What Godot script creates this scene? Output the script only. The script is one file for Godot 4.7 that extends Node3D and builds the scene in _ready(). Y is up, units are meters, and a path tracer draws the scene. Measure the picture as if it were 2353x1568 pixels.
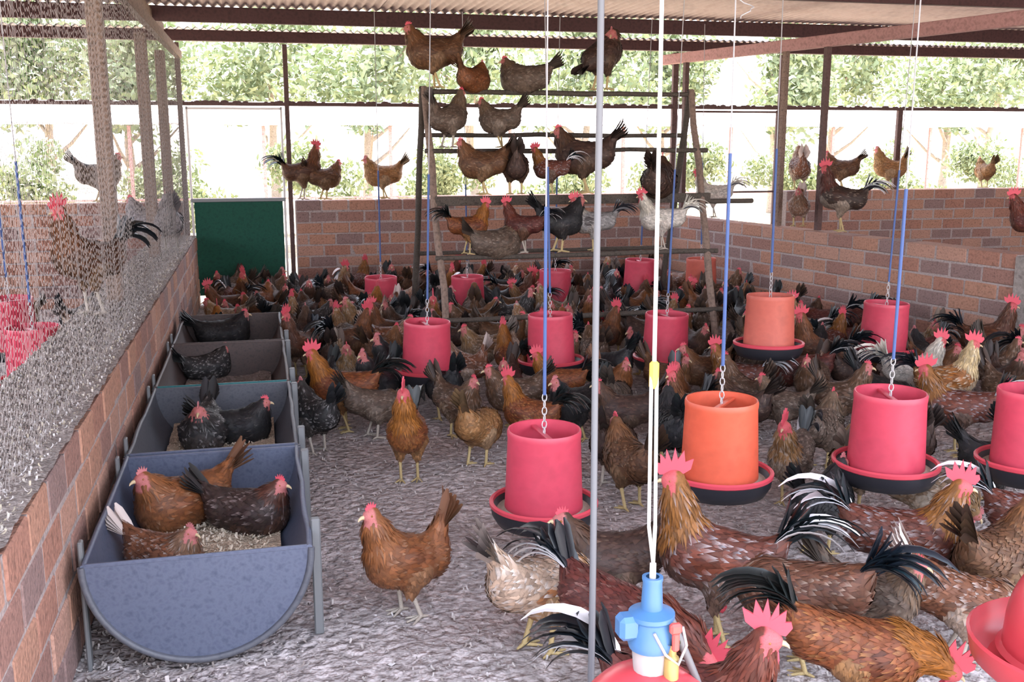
extends Node3D
# A poultry house: brick half walls, a corrugated roof, half-drum nest troughs, hanging tube feeders and the flock.

var M := {}
var used := {}
var bird_cache := {}
var pose_cache := {}
var rng := RandomNumberGenerator.new()

# ---------------------------------------------------------------- helpers
func numbered(called: String) -> String:
	var k: int = used.get(called, 0)
	used[called] = k + 1
	return called if k == 0 else "%s_%03d" % [called, k]

func tag(o: Node, label: String, category := "", group := "", kind := ""):
	if label != "": o.set_meta("label", label)
	if category != "": o.set_meta("category", category)
	if group != "": o.set_meta("group", group)
	if kind != "": o.set_meta("kind", kind)
	return o

func base(called: String, at := Vector3.ZERO, turn := 0.0) -> Node3D:
	var o := Node3D.new()
	o.name = numbered(called)
	add_child(o)
	o.position = at
	o.rotation.y = turn
	return o

func put(mesh: Mesh, called: String, m: Material, parent: Node = null) -> MeshInstance3D:
	var o := MeshInstance3D.new()
	o.mesh = mesh
	o.material_override = m
	if parent == null or parent == self:
		o.name = numbered(called)
		add_child(o)
	else:
		o.name = called
		parent.add_child(o, true)
	return o

class MB:
	var v := PackedVector3Array()
	var n := PackedVector3Array()
	var c := PackedColorArray()
	var i := PackedInt32Array()
	func tri(a: Vector3, b: Vector3, d: Vector3, col := Color.WHITE, nn := Vector3.ZERO):
		var q := nn
		if q == Vector3.ZERO: q = (d - a).cross(b - a).normalized()
		var s := v.size()
		v.append(a); v.append(b); v.append(d)
		for k in 3:
			n.append(q); c.append(col); i.append(s + k)
	func quad(a: Vector3, b: Vector3, d: Vector3, e: Vector3, col := Color.WHITE, nn := Vector3.ZERO):
		var q := nn
		if q == Vector3.ZERO: q = (e - a).cross(b - a).normalized()
		var s := v.size()
		v.append(a); v.append(b); v.append(d); v.append(e)
		for k in 4:
			n.append(q); c.append(col)
		for k in [0, 1, 2, 0, 2, 3]: i.append(s + k)
	# chamfered box
	func box(ctr: Vector3, size: Vector3, bv := 0.0, col := Color.WHITE, bs := Basis.IDENTITY):
		var h := size * 0.5
		bv = minf(bv, minf(h.x, minf(h.y, h.z)) * 0.9)
		var q := h - Vector3(bv, bv, bv)
		for ax in 3:
			var a1 := (ax + 1) % 3
			var a2 := (ax + 2) % 3
			for s in [-1.0, 1.0]:
				var nn := Vector3.ZERO; nn[ax] = s
				var pts: Array[Vector3] = []
				for k in [[-1, -1], [1, -1], [1, 1], [-1, 1]]:
					var p := Vector3.ZERO
					p[ax] = h[ax] * s; p[a1] = q[a1] * k[0]; p[a2] = q[a2] * k[1]
					pts.append(ctr + bs * p)
				if s > 0: quad(pts[0], pts[3], pts[2], pts[1], col, bs * nn)
				else: quad(pts[0], pts[1], pts[2], pts[3], col, bs * nn)
		if bv <= 0.0: return
		for ax in 3:
			var a1 := (ax + 1) % 3
			var a2 := (ax + 2) % 3
			for s in [-1.0, 1.0]:
				for t in [-1.0, 1.0]:
					var nn := Vector3.ZERO; nn[a1] = s; nn[a2] = t
					var p0 := Vector3.ZERO; p0[a1] = h[a1] * s; p0[a2] = q[a2] * t
					var p1 := Vector3.ZERO; p1[a1] = q[a1] * s; p1[a2] = h[a2] * t
					var e := Vector3.ZERO; e[ax] = q[ax]
					quad(ctr + bs * (p0 - e), ctr + bs * (p0 + e), ctr + bs * (p1 + e), ctr + bs * (p1 - e), col, (bs * nn).normalized())
		for sx in [-1.0, 1.0]:
			for sy in [-1.0, 1.0]:
				for sz in [-1.0, 1.0]:
					tri(ctr + bs * Vector3(h.x * sx, q.y * sy, q.z * sz), ctr + bs * Vector3(q.x * sx, h.y * sy, q.z * sz), ctr + bs * Vector3(q.x * sx, q.y * sy, h.z * sz), col, (bs * Vector3(sx, sy, sz)).normalized())
	# a tube through points, radii per point, closed ends
	func tube(p: Array, r: Array, seg := 6, col := Color.WHITE, cap := true):
		var m := p.size()
		var up := Vector3.UP
		var start := v.size()
		var u := Vector3.ZERO
		for k in m:
			var t: Vector3 = (p[mini(k + 1, m - 1)] - p[maxi(k - 1, 0)]).normalized()
			if k == 0:
				if absf(t.dot(up)) > 0.95: up = Vector3.RIGHT
				u = t.cross(up).normalized()
			else:
				u = (u - t * u.dot(t)).normalized()
			var w := t.cross(u)
			for s in seg:
				var a := TAU * s / seg
				var d := u * cos(a) + w * sin(a)
				v.append(p[k] + d * float(r[k])); n.append(d); c.append(col)
		for k in m - 1:
			for s in seg:
				var a := start + k * seg + s
				var b := start + k * seg + (s + 1) % seg
				for x in [a, a + seg, b, b, a + seg, b + seg]: i.append(x)
		if cap:
			for e in [0, m - 1]:
				var t2: Vector3 = (p[1] - p[0]).normalized() * -1.0 if e == 0 else (p[m - 1] - p[m - 2]).normalized()
				var s0 := v.size()
				v.append(p[e]); n.append(t2); c.append(col)
				for s in seg:
					v.append(v[start + e * seg + s]); n.append(t2); c.append(col)
				for s in seg:
					for x in [s0, s0 + 1 + s, s0 + 1 + (s + 1) % seg]: i.append(x)
	# revolve a profile of Vector2(radius, height) about y
	func lathe(prof: Array, seg := 32, at := Vector3.ZERO, col := Color.WHITE, bs := Basis.IDENTITY):
		var m := prof.size()
		var sn := []
		for k in m - 1:
			var d0: Vector2 = prof[k + 1] - prof[k]
			sn.append(Vector2(d0.y, -d0.x).normalized())
		for k in m - 1:
			var a: Vector2 = prof[k]
			var b: Vector2 = prof[k + 1]
			var nn: Vector2 = sn[k]
			var na := nn
			var nb := nn
			if k > 0 and nn.dot(sn[k - 1]) > 0.75: na = (nn + sn[k - 1]).normalized()
			if k < m - 2 and nn.dot(sn[k + 1]) > 0.75: nb = (nn + sn[k + 1]).normalized()
			var s0 := v.size()
			for s in seg + 1:
				var an := TAU * s / seg
				var e := Vector3(cos(an), 0, sin(an))
				v.append(at + bs * (e * a.x + Vector3(0, a.y, 0)))
				v.append(at + bs * (e * b.x + Vector3(0, b.y, 0)))
				n.append(bs * (e * na.x + Vector3(0, na.y, 0))); n.append(bs * (e * nb.x + Vector3(0, nb.y, 0)))
				c.append(col); c.append(col)
			for s in seg:
				var x := s0 + s * 2
				for y in [x, x + 1, x + 2, x + 2, x + 1, x + 3]: i.append(y)
	func ball(ctr: Vector3, r: Vector3, seg := 10, col := Color.WHITE, bs := Basis.IDENTITY):
		var s0 := v.size()
		var rings := maxi(4, seg / 2)
		for a in rings + 1:
			var th := PI * a / rings
			for b in seg + 1:
				var ph := TAU * b / seg
				var d := Vector3(sin(th) * cos(ph), cos(th), sin(th) * sin(ph))
				v.append(ctr + bs * (d * r)); n.append((bs * (d / r)).normalized()); c.append(col)
		for a in rings:
			for b in seg:
				var x := s0 + a * (seg + 1) + b
				for y in [x, x + 1, x + seg + 1, x + 1, x + seg + 2, x + seg + 1]: i.append(y)
	func mesh() -> ArrayMesh:
		for k in range(0, i.size(), 3):
			var a := i[k]
			var b := i[k + 1]
			var d := i[k + 2]
			if (v[d] - v[a]).cross(v[b] - v[a]).dot(n[a] + n[b] + n[d]) < 0.0:
				i[k + 1] = d; i[k + 2] = b
		var ar := []
		ar.resize(Mesh.ARRAY_MAX)
		ar[Mesh.ARRAY_VERTEX] = v
		ar[Mesh.ARRAY_NORMAL] = n
		ar[Mesh.ARRAY_COLOR] = c
		ar[Mesh.ARRAY_INDEX] = i
		var am := ArrayMesh.new()
		am.add_surface_from_arrays(Mesh.PRIMITIVE_TRIANGLES, ar)
		return am

func lin(r: float, g: float, b: float) -> Color:
	return Color(r, g, b).linear_to_srgb()

func mat(col: Color, rough := 0.8, metal := 0.0, vc := false) -> StandardMaterial3D:
	var m := StandardMaterial3D.new()
	m.albedo_color = col
	m.roughness = rough
	m.metallic = metal
	m.vertex_color_use_as_albedo = vc
	m.cull_mode = BaseMaterial3D.CULL_DISABLED
	return m

func noise_tex(freq: float, cols: Array, seed_: int, oct := 4, size := 512) -> NoiseTexture2D:
	var f := FastNoiseLite.new()
	f.seed = seed_
	f.frequency = freq
	f.fractal_octaves = oct
	var g := Gradient.new()
	var off := PackedFloat32Array()
	var cc := PackedColorArray()
	for k in cols.size():
		off.append(float(k) / (cols.size() - 1)); cc.append(cols[k])
	g.offsets = off
	g.colors = cc
	var t := NoiseTexture2D.new()
	t.width = size; t.height = size
	t.seamless = true
	t.noise = f
	t.color_ramp = g
	return t

func bump_tex(freq: float, seed_: int, strength := 6.0) -> NoiseTexture2D:
	var f := FastNoiseLite.new()
	f.seed = seed_
	f.frequency = freq
	f.fractal_octaves = 4
	var t := NoiseTexture2D.new()
	t.width = 512; t.height = 512
	t.seamless = true
	t.noise = f
	t.as_normal_map = true
	t.bump_strength = strength
	return t

func textured(m: StandardMaterial3D, tex: Texture2D, scale: float, bump: Texture2D = null, world := true) -> StandardMaterial3D:
	m.albedo_texture = tex
	m.uv1_triplanar = true
	m.uv1_world_triplanar = world
	m.uv1_scale = Vector3.ONE * scale
	if bump:
		m.normal_enabled = true
		m.normal_texture = bump
	return m

func _ready():
	rng.seed = 7
	# ---- camera, sky, sun, exposure
	var cam := Camera3D.new()
	cam.name = "camera"
	add_child(cam)
	cam.position = Vector3(0, 1.6, 0)
	cam.rotation_degrees = Vector3(-11.17, -13.75, 0)
	cam.fov = 36.9
	cam.near = 0.05
	cam.far = 300
	cam.current = true
	var env := Environment.new()
	var sk := ProceduralSkyMaterial.new()
	sk.sky_top_color = Color(0.86, 0.9, 0.98)
	sk.sky_horizon_color = Color(0.98, 0.97, 0.98)
	sk.ground_horizon_color = Color(0.9, 0.88, 0.86)
	sk.ground_bottom_color = Color(0.6, 0.55, 0.5)
	sk.sun_angle_max = 0.0
	sk.energy_multiplier = 1.0
	var sky := Sky.new()
	sky.sky_material = sk
	env.background_mode = Environment.BG_SKY
	env.sky = sky
	env.background_energy_multiplier = 1.6
	env.ambient_light_source = Environment.AMBIENT_SOURCE_SKY
	env.tonemap_mode = Environment.TONE_MAPPER_LINEAR
	env.tonemap_exposure = 3.95
	env.sdfgi_enabled = true
	env.ssao_enabled = true
	env.ssil_enabled = true
	var we := WorldEnvironment.new()
	we.name = "world_environment"
	we.environment = env
	add_child(we)
	var sun := DirectionalLight3D.new()
	sun.name = "sun"
	add_child(sun)
	sun.rotation_degrees = Vector3(-80, 170, 0)
	sun.light_energy = 3.4
	sun.light_color = Color(1, 0.97, 0.93)
	sun.light_angular_distance = 2.0
	sun.shadow_enabled = true
	make_materials()
	build_shell()
	build_outside()
	build_roost()
	build_troughs()
	build_feeders()
	build_drinkers()
	place_birds()
	build_litter()
	print("built, things: ", get_child_count())

func make_materials():
	var grain := noise_tex(0.02, [Color(0.72, 0.72, 0.72), Color(1, 1, 1), Color(0.8, 0.8, 0.8)], 3)
	var bump := bump_tex(0.03, 11, 5.0)
	var tones := [[0.40, 0.20, 0.145], [0.46, 0.245, 0.17], [0.34, 0.185, 0.15], [0.29, 0.19, 0.175], [0.49, 0.28, 0.21]]
	M.bricks = []
	for k in tones.size():
		M.bricks.append(textured(mat(lin(tones[k][0], tones[k][1], tones[k][2]), 0.9), grain, 2.1 + k * 0.3, bump))
	M.mortar = textured(mat(lin(0.43, 0.36, 0.345), 0.95), grain, 2.5, bump)
	M.plaster = textured(mat(lin(0.34, 0.3, 0.28), 0.9), grain, 1.2, bump)
	var dirt := noise_tex(0.012, [Color(0.66, 0.63, 0.61), Color(0.9, 0.87, 0.85), Color(0.74, 0.71, 0.69), Color(1, 0.97, 0.95), Color(0.8, 0.77, 0.75)], 21, 6, 1024)
	M.floor = textured(mat(lin(0.665, 0.645, 0.675), 0.97), dirt, 0.75, bump_tex(0.045, 5, 10.0))
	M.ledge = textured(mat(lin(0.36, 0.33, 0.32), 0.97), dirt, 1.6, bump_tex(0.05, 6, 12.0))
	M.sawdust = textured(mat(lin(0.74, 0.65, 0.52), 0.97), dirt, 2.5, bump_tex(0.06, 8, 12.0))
	M.shaving = mat(Color.WHITE, 0.9, 0, true)
	var rust := noise_tex(0.01, [Color(0.8, 0.76, 0.76), Color(1, 0.97, 0.97), Color(0.86, 0.78, 0.76)], 31, 5)
	M.roof = textured(mat(lin(0.5, 0.42, 0.42), 0.55, 0.25), rust, 0.5)
	M.maroon = textured(mat(lin(0.075, 0.03, 0.032), 0.75), grain, 1.5)
	M.post = textured(mat(lin(0.12, 0.07, 0.065), 0.8), grain, 2.0)
	M.pinkbeam = textured(mat(lin(0.46, 0.25, 0.24), 0.8), grain, 1.5)
	var wood := noise_tex(0.015, [Color(0.6, 0.58, 0.55), Color(1, 0.96, 0.92), Color(0.75, 0.7, 0.66)], 41, 5)
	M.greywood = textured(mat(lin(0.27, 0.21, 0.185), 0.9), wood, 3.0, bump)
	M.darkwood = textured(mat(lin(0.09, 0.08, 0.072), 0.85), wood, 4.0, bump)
	M.galv = mat(lin(0.55, 0.54, 0.55), 0.5, 0.3)
	M.wire = mat(lin(0.3, 0.27, 0.26), 0.6, 0.2)
	M.white = mat(lin(0.72, 0.7, 0.7), 0.6)
	var scuff := noise_tex(0.03, [Color(0.78, 0.8, 0.84), Color(1, 1, 1), Color(0.85, 0.86, 0.9)], 51, 5)
	M.green = textured(mat(lin(0.008, 0.085, 0.055), 0.85), scuff, 1.0)
	M.drum_blue = textured(mat(lin(0.1, 0.117, 0.175), 0.45), scuff, 2.0)
	M.drum_grey = textured(mat(lin(0.1, 0.105, 0.125), 0.5), scuff, 2.0)
	M.drum_brown = textured(mat(lin(0.085, 0.06, 0.055), 0.55), scuff, 2.0)
	M.teal = textured(mat(lin(0.03, 0.17, 0.18), 0.5), scuff, 2.0)
	M.steel = mat(lin(0.2, 0.21, 0.22), 0.5, 0.4)
	var pl := noise_tex(0.012, [Color(0.9, 0.9, 0.9), Color(1, 1, 1), Color(0.93, 0.9, 0.9)], 61, 4)
	M.red = textured(mat(lin(0.57, 0.058, 0.1), 0.42), pl, 1.5)
	M.orange = textured(mat(lin(0.66, 0.11, 0.055), 0.42), pl, 1.5)
	M.salmon = textured(mat(lin(0.58, 0.13, 0.09), 0.5), pl, 1.5)
	M.pan = mat(lin(0.018, 0.018, 0.024), 0.45)
	M.rim_red = mat(lin(0.6, 0.06, 0.09), 0.45)
	M.feed = textured(mat(lin(0.4, 0.33, 0.26), 0.95), grain, 6.0, bump)
	M.rope_blue = mat(lin(0.07, 0.12, 0.3), 0.8)
	M.rope_grey = mat(lin(0.4, 0.4, 0.43), 0.8)
	M.hose = mat(lin(0.12, 0.123, 0.135), 0.45)
	M.cord_white = mat(lin(0.5, 0.48, 0.45), 0.6)
	M.yellow = mat(lin(0.55, 0.36, 0.06), 0.5)
	M.valve_blue = mat(lin(0.05, 0.14, 0.3), 0.4)
	M.bell = mat(lin(0.5, 0.05, 0.065), 0.28)
	M.valve_clear = mat(lin(0.34, 0.3, 0.3), 0.2)
	M.brass = mat(lin(0.4, 0.28, 0.1), 0.4, 0.3)
	M.clip = mat(lin(0.5, 0.07, 0.06), 0.5)
	M.feather = textured(mat(Color.WHITE, 0.72, 0, true), noise_tex(0.035, [Color(0.7, 0.7, 0.7), Color(1, 1, 1), Color(0.8, 0.8, 0.8)], 71, 3), 9.0, null, false)
	M.plume = mat(Color.WHITE, 0.62, 0, true)
	M.gloss = mat(Color.WHITE, 0.38, 0, true)
	M.comb = mat(lin(0.62, 0.075, 0.11), 0.55)
	M.comb_pale = mat(lin(0.5, 0.17, 0.18), 0.6)
	M.beak = mat(lin(0.55, 0.42, 0.25), 0.45)
	M.eye = mat(lin(0.25, 0.09, 0.02), 0.2)
	M.leaf = mat(Color.WHITE, 0.7, 0, true)
	M.leaf.backlight_enabled = true
	M.leaf.backlight = Color(0.2, 0.25, 0.12)
	M.bark = textured(mat(lin(0.42, 0.37, 0.34), 0.9), wood, 2.0)
	M.earth = textured(mat(lin(0.5, 0.46, 0.36), 0.97), dirt, 0.2)
	M.whiteroof = textured(mat(lin(0.78, 0.77, 0.76), 0.6), rust, 0.3)

func structure(o: Node, label := ""):
	o.set_meta("kind", "structure")
	if label != "": o.set_meta("label", label)
	return o

func boxpart(called: String, ctr: Vector3, size: Vector3, m: Material, parent: Node = null, bv := 0.004, bs := Basis.IDENTITY) -> MeshInstance3D:
	var b := MB.new()
	b.box(Vector3.ZERO, size, bv)
	var o := put(b.mesh(), called, m, parent)
	o.transform = Transform3D(bs, ctr)
	return o

var brick_meshes := {}
# a brick wall standing along local x from its own origin; local z is its thickness
func brick_wall(called: String, label: String, a: Vector3, b: Vector3, courses: int, ch: float, bl: float, thick: float, bm: Array, mm: Material, ends := false) -> Node3D:
	var d := b - a
	var ln := Vector2(d.x, d.z).length()
	var o := base(called, a, atan2(-d.z, d.x))
	structure(o, label)
	var hgt := courses * ch
	boxpart("mortar", Vector3(ln / 2, hgt / 2 - 0.004, 0), Vector3(ln, hgt - 0.012, thick - 0.009), mm, o, 0.0)
	var joint := 0.013
	for k in courses:
		var x := -bl * 0.5 * (k % 2) - rng.randf() * 0.02
		while x < ln:
			var x0 := maxf(x, 0.0)
			var x1 := minf(x + bl, ln)
			x += bl
			var w := x1 - x0 - joint
			if w < 0.04: continue
			var key := "%d_%d_%d" % [roundi(w * 200), roundi(ch * 1000), roundi(thick * 1000)]
			if not brick_meshes.has(key):
				var mb := MB.new()
				mb.box(Vector3.ZERO, Vector3(roundi(w * 200) / 200.0, ch - joint, thick), 0.006)
				brick_meshes[key] = mb.mesh()
			var q := put(brick_meshes[key], "brick", bm[rng.randi() % bm.size()], o)
			q.position = Vector3((x0 + x1) / 2, k * ch + ch / 2, rng.randf_range(-0.004, 0.004))
			q.rotation = Vector3(rng.randf_range(-0.006, 0.006), rng.randf_range(-0.008, 0.008), rng.randf_range(-0.012, 0.012))
	return o

func ground_mesh(x0: float, x1: float, z0: float, z1: float, step: float, amp: float, seed_: int, freq := 3.0) -> ArrayMesh:
	var f := FastNoiseLite.new()
	f.seed = seed_
	f.frequency = freq
	var nx := int((x1 - x0) / step) + 1
	var nz := int((z1 - z0) / step) + 1
	var b := MB.new()
	var hs := PackedFloat32Array()
	hs.resize((nx + 1) * (nz + 1))
	for j in nz + 1:
		for i in nx + 1:
			hs[j * (nx + 1) + i] = f.get_noise_2d(x0 + i * (x1 - x0) / nx, z0 + j * (z1 - z0) / nz) * amp
	for j in nz + 1:
		for i in nx + 1:
			var xx := x0 + i * (x1 - x0) / nx
			var zz := z0 + j * (z1 - z0) / nz
			var l := hs[j * (nx + 1) + maxi(i - 1, 0)]
			var r := hs[j * (nx + 1) + mini(i + 1, nx)]
			var u := hs[maxi(j - 1, 0) * (nx + 1) + i]
			var dn := hs[mini(j + 1, nz) * (nx + 1) + i]
			b.v.append(Vector3(xx, hs[j * (nx + 1) + i], zz))
			b.n.append(Vector3((l - r) / (2 * step), 1, (u - dn) / (2 * step)).normalized())
			b.c.append(Color.WHITE)
	for j in nz:
		for i in nx:
			var p := j * (nx + 1) + i
			for q in [p, p + 1, p + nx + 1, p + 1, p + nx + 2, p + nx + 1]: b.i.append(q)
	return b.mesh()

const Z_FAR := -10.5
const PA := Vector3(4.24, 0, -10.38)
const PB := Vector3(5.62, 0, -4.3)
const PC := Vector3(5.213, 0, -6.093)

func build_shell():
	var fl := base("floor")
	structure(fl, "grey dirt floor strewn with wood shavings")
	put(ground_mesh(-5.2, 10.2, -10.6, 1.6, 0.06, 0.012, 4), "litter_surface", M.floor, fl)
	boxpart("slab", Vector3(2.5, -0.12, -4.5), Vector3(15.4, 0.2, 12.2), M.floor, fl, 0.0)
	# far wall, in three stretches between the doors
	brick_wall("wall_far", "brick half wall between the two doorways", Vector3(0.34, 0, Z_FAR), Vector3(4.3, 0, Z_FAR), 9, 0.112, 0.27, 0.22, M.bricks, M.mortar)
	brick_wall("wall_far_left", "brick half wall of the left pen", Vector3(-4.9, 0, Z_FAR), Vector3(-0.72, 0, Z_FAR), 9, 0.112, 0.27, 0.22, M.bricks, M.mortar)
	brick_wall("wall_far_right", "brick half wall of the right pen", Vector3(5.68, 0, Z_FAR), Vector3(10.0, 0, Z_FAR), 9, 0.1155, 0.27, 0.22, M.bricks, M.mortar)
	var part := brick_wall("wall_partition", "brick partition between the pens, about waist high", PA, PC, 7, 0.1165, 0.285, 0.2, M.bricks, M.mortar)
	var pier := boxpart("plaster_pier", Vector3.ZERO, Vector3(1.9, 0.8, 0.24), M.plaster, part)
	pier.position = Vector3((PC - PA).length() + 0.95, 0.4, 0)
	var lw := brick_wall("wall_left", "brick wall with a broad dusty ledge beside the troughs", Vector3(-0.8, 0, -10.36), Vector3(-0.8, 0, 0.6), 5, 0.134, 0.265, 0.38, M.bricks, M.mortar)
	# dusty top of the left wall and of the partition
	var led := put(ground_mesh(-0.99, -0.61, -10.34, 0.6, 0.02, 0.018, 9, 6.0), "ledge_dust", M.ledge, lw)
	led.global_transform = Transform3D(Basis.IDENTITY, Vector3(0, 0.684, 0))
	# pillars and posts of the far side, the rail across the openings and the wall plate
	var t := base("trim_1", Vector3(0, 0, Z_FAR)); structure(t, "maroon wall plate above the far openings")
	boxpart("plate", Vector3(2.5, 2.565, 0), Vector3(15.2, 0.1, 0.08), M.maroon, t)
	t = base("trim_2", Vector3(0, 0, Z_FAR)); structure(t, "thin rail across the far openings")
	boxpart("rail", Vector3(2.5, 1.935, 0), Vector3(15.2, 0.035, 0.04), M.post, t)
	# ragged dust and cobweb along the rail
	var rb := MB.new()
	for k in 300:
		var x := rng.randf_range(-5, 10)
		var s := rng.randf_range(0.01, 0.028)
		rb.ball(Vector3(x, 1.95, 0), Vector3(s * 1.6, s * 0.8, 0.015), 6)
	var rag := put(rb.mesh(), "dust_tufts", M.post, t); rag.set_meta("kind", "stuff")
	t = base("trim_3", Vector3(0, 0, Z_FAR)); structure(t, "steel posts of the far openings")
	for x in [-3.6, -0.7, 0.3]:
		boxpart("post", Vector3(x, 1.25, 0.0), Vector3(0.045, 2.5, 0.05), M.post, t)
	for x in [4.36, 5.61, 7.1]:
		boxpart("post", Vector3(x, 0.98 if x > 7 else 1.25, 0.0), Vector3(0.06, 1.9 if x > 7 else 2.5, 0.05), M.post, t)
	# left door: steel frame, green sheet below, open above
	var d := base("door_1", Vector3(-0.2, 0, Z_FAR + 0.05)); structure(d, "door with a dark green lower panel and open top")
	boxpart("panel", Vector3(0, 0.54, 0), Vector3(0.84, 0.92, 0.015), M.green, d)
	boxpart("bar", Vector3(0, 1.015, 0), Vector3(0.9, 0.035, 0.04), M.steel, d)
	for s in [-1, 1]:
		boxpart("stile", Vector3(0.44 * s, 0.96, 0), Vector3(0.022, 1.9, 0.035), M.white, d)
	boxpart("top_bar", Vector3(0, 1.89, 0), Vector3(0.9, 0.022, 0.035), M.white, d)
	d = base("door_2", Vector3(5.0, 0, Z_FAR + 0.05)); structure(d, "open door frame beyond the brick partition")
	for s in [-1, 1]:
		boxpart("stile", Vector3(0.55 * s, 0.96, 0), Vector3(0.03, 1.9, 0.035), M.white if s < 0 else M.post, d)
	boxpart("top_bar", Vector3(0, 1.89, 0), Vector3(1.12, 0.022, 0.035), M.post, d)
	boxpart("middle_bar", Vector3(0.1, 1.03, 0), Vector3(0.9, 0.02, 0.03), M.post, d)
	# roof
	var rf := base("ceiling"); structure(rf, "pinkish grey corrugated sheet roof on maroon purlins")
	var zs := [[-9.36, 2.70], [-4.75, 2.74], [-1.5, 2.76]]
	var sheet := MB.new()
	var pitch := 0.076
	var ncol := 80
	for side in 2:
		var s0 := sheet.v.size()
		for i in ncol + 1:
			var x := 0.79 * i / ncol
			var ph := TAU * x / pitch
			for q in zs:
				sheet.v.append(Vector3(x, q[1] + sin(ph) * 0.011 + side * 0.003, q[0]))
				sheet.n.append(Vector3(-cos(ph) * 0.9, 1, 0).normalized() * (1.0 if side == 1 else -1.0))
				sheet.c.append(Color.WHITE)
		for i in ncol:
			for j in 2:
				var p := s0 + i * 3 + j
				for q in [p, p + 1, p + 3, p + 1, p + 4, p + 3]: sheet.i.append(q)
	var sm := sheet.mesh()
	for k in 20:
		var sh := put(sm, "roof_sheet", M.roof, rf)
		sh.position = Vector3(-5.0 + k * 0.76, 0.004 * (k % 2), 0)
	var kick := MB.new()
	for side in 2:
		var s2 := kick.v.size()
		for i in ncol + 1:
			var x := 0.79 * i / ncol
			var ph := TAU * x / pitch
			for q in [[-9.24, 2.722], [-10.95, 2.96]]:
				kick.v.append(Vector3(x, q[1] + sin(ph) * 0.011 + side * 0.003, q[0]))
				kick.n.append(Vector3(-cos(ph) * 0.9, 1, 0).normalized() * (1.0 if side == 1 else -1.0))
				kick.c.append(Color.WHITE)
		for i in ncol:
			var p := s2 + i * 2
			for q in [p, p + 1, p + 2, p + 1, p + 3, p + 2]: kick.i.append(q)
	var km := kick.mesh()
	for k in 20:
		var sh := put(km, "eave_sheet", M.roof, rf)
		sh.position = Vector3(-5.0 + k * 0.76, 0.004 * (k % 2), 0)
	for z in [-9.3, -7.0, -4.7, -2.4, -1.55]:
		var yy: float = 2.70 + (z + 9.3) * 0.0085
		boxpart("purlin", Vector3(2.5, yy - 0.075, z), Vector3(15.2, 0.125, 0.06), M.maroon, rf)
	# a lower lean-to sheet starting on the wall plate outside
	var lo := base("lean_to_roof", Vector3(0, 0, Z_FAR)); structure(lo, "edge of a corrugated lean-to outside the far wall")
	var ls := MB.new()
	for side in 2:
		var s1 := ls.v.size()
		for i in 1601:
			var x := -5.0 + 15.2 * i / 1600
			var ph := TAU * x / pitch
			for q in [[0.045, 2.628], [-0.35, 2.632]]:
				ls.v.append(Vector3(x, q[1] + sin(ph) * 0.011 + side * 0.003, q[0]))
				ls.n.append(Vector3(-cos(ph) * 0.9, 1, 0).normalized())
				ls.c.append(Color.WHITE)
		for i in 1600:
			var p := s1 + i * 2
			for q in [p, p + 1, p + 2, p + 1, p + 3, p + 2]: ls.i.append(q)
	put(ls.mesh(), "sheet", M.roof, lo)
	# partition posts and its pink top plate
	var pd := (PB - PA).normalized()
	var pturn := atan2(-pd.z, pd.x)
	t = base("trim_4", PA, pturn); structure(t, "pinkish top plate over the brick partition")
	boxpart("plate", Vector3(3.0, 2.42, 0), Vector3(6.3, 0.1, 0.07), M.pinkbeam, t)
	t = base("trim_5", PA, pturn); structure(t, "posts standing on the brick partition")
	for x in [0.3, 1.8, 2.32, 5.6]:
		boxpart("post", Vector3(x, 1.6, 0.0), Vector3(0.05, 1.57, 0.05), M.greywood if x == 1.8 else M.post, t)
	# left partition above the ledge: posts, plate and wire
	t = base("trim_6", Vector3(-0.83, 0.68, 0)); structure(t, "weathered wooden posts on the ledge of the left wall")
	for z in [-10.2, -8.55, -6.2, -2.0]:
		boxpart("post", Vector3(0, 0.86, z), Vector3(0.085, 1.72, 0.1), M.greywood, t, 0.008)
	t = base("trim_7", Vector3(-0.68, 2.38, -5)); structure(t, "pale plate along the top of the wire partition")
	boxpart("plate", Vector3(0, 0, 0), Vector3(0.06, 0.07, 10.8), M.greywood, t)
	boxpart("upper_plate", Vector3(-0.14, 0.24, 0), Vector3(0.05, 0.08, 10.8), M.greywood, t)
	var wn := MB.new()
	var cell := 0.034
	var z := -10.3
	var flip := 0
	while z < -0.9:
		var y := 0.70 + rng.randf() * cell
		var pts := []
		var k := 0
		while y < 2.36:
			var zz := z + (cell * 0.25 if (k / 2 + flip) % 2 == 0 else -cell * 0.25)
			pts.append(Vector3(0, y, zz))
			y += cell * (0.55 if k % 2 == 0 else 0.3)
			k += 1
		var rr := []
		rr.resize(pts.size())
		rr.fill(0.00065)
		wn.tube(pts, rr, 3, Color.WHITE, false)
		z += cell * 0.5
		flip += 1
	var wire := put(wn.mesh(), "wire_netting", M.wire)
	wire.position = Vector3(-0.66, 0, 0)
	tag(wire, "fine wire netting stretched above the ledge of the left wall", "netting", "", "stuff")
	# low outer walls of the side pens
	var sw := base("wall_side_left", Vector3(-5.1, 0, 0)); structure(sw, "outer wall of the left pen")
	boxpart("face", Vector3(0, 0.5, -4.7), Vector3(0.22, 1.0, 11.6), M.plaster, sw)
	sw = base("wall_side_right", Vector3(10.15, 0, 0)); structure(sw, "outer wall of the right pen")
	boxpart("face", Vector3(0, 1.32, -4.7), Vector3(0.22, 2.64, 11.6), M.plaster, sw)

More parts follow.
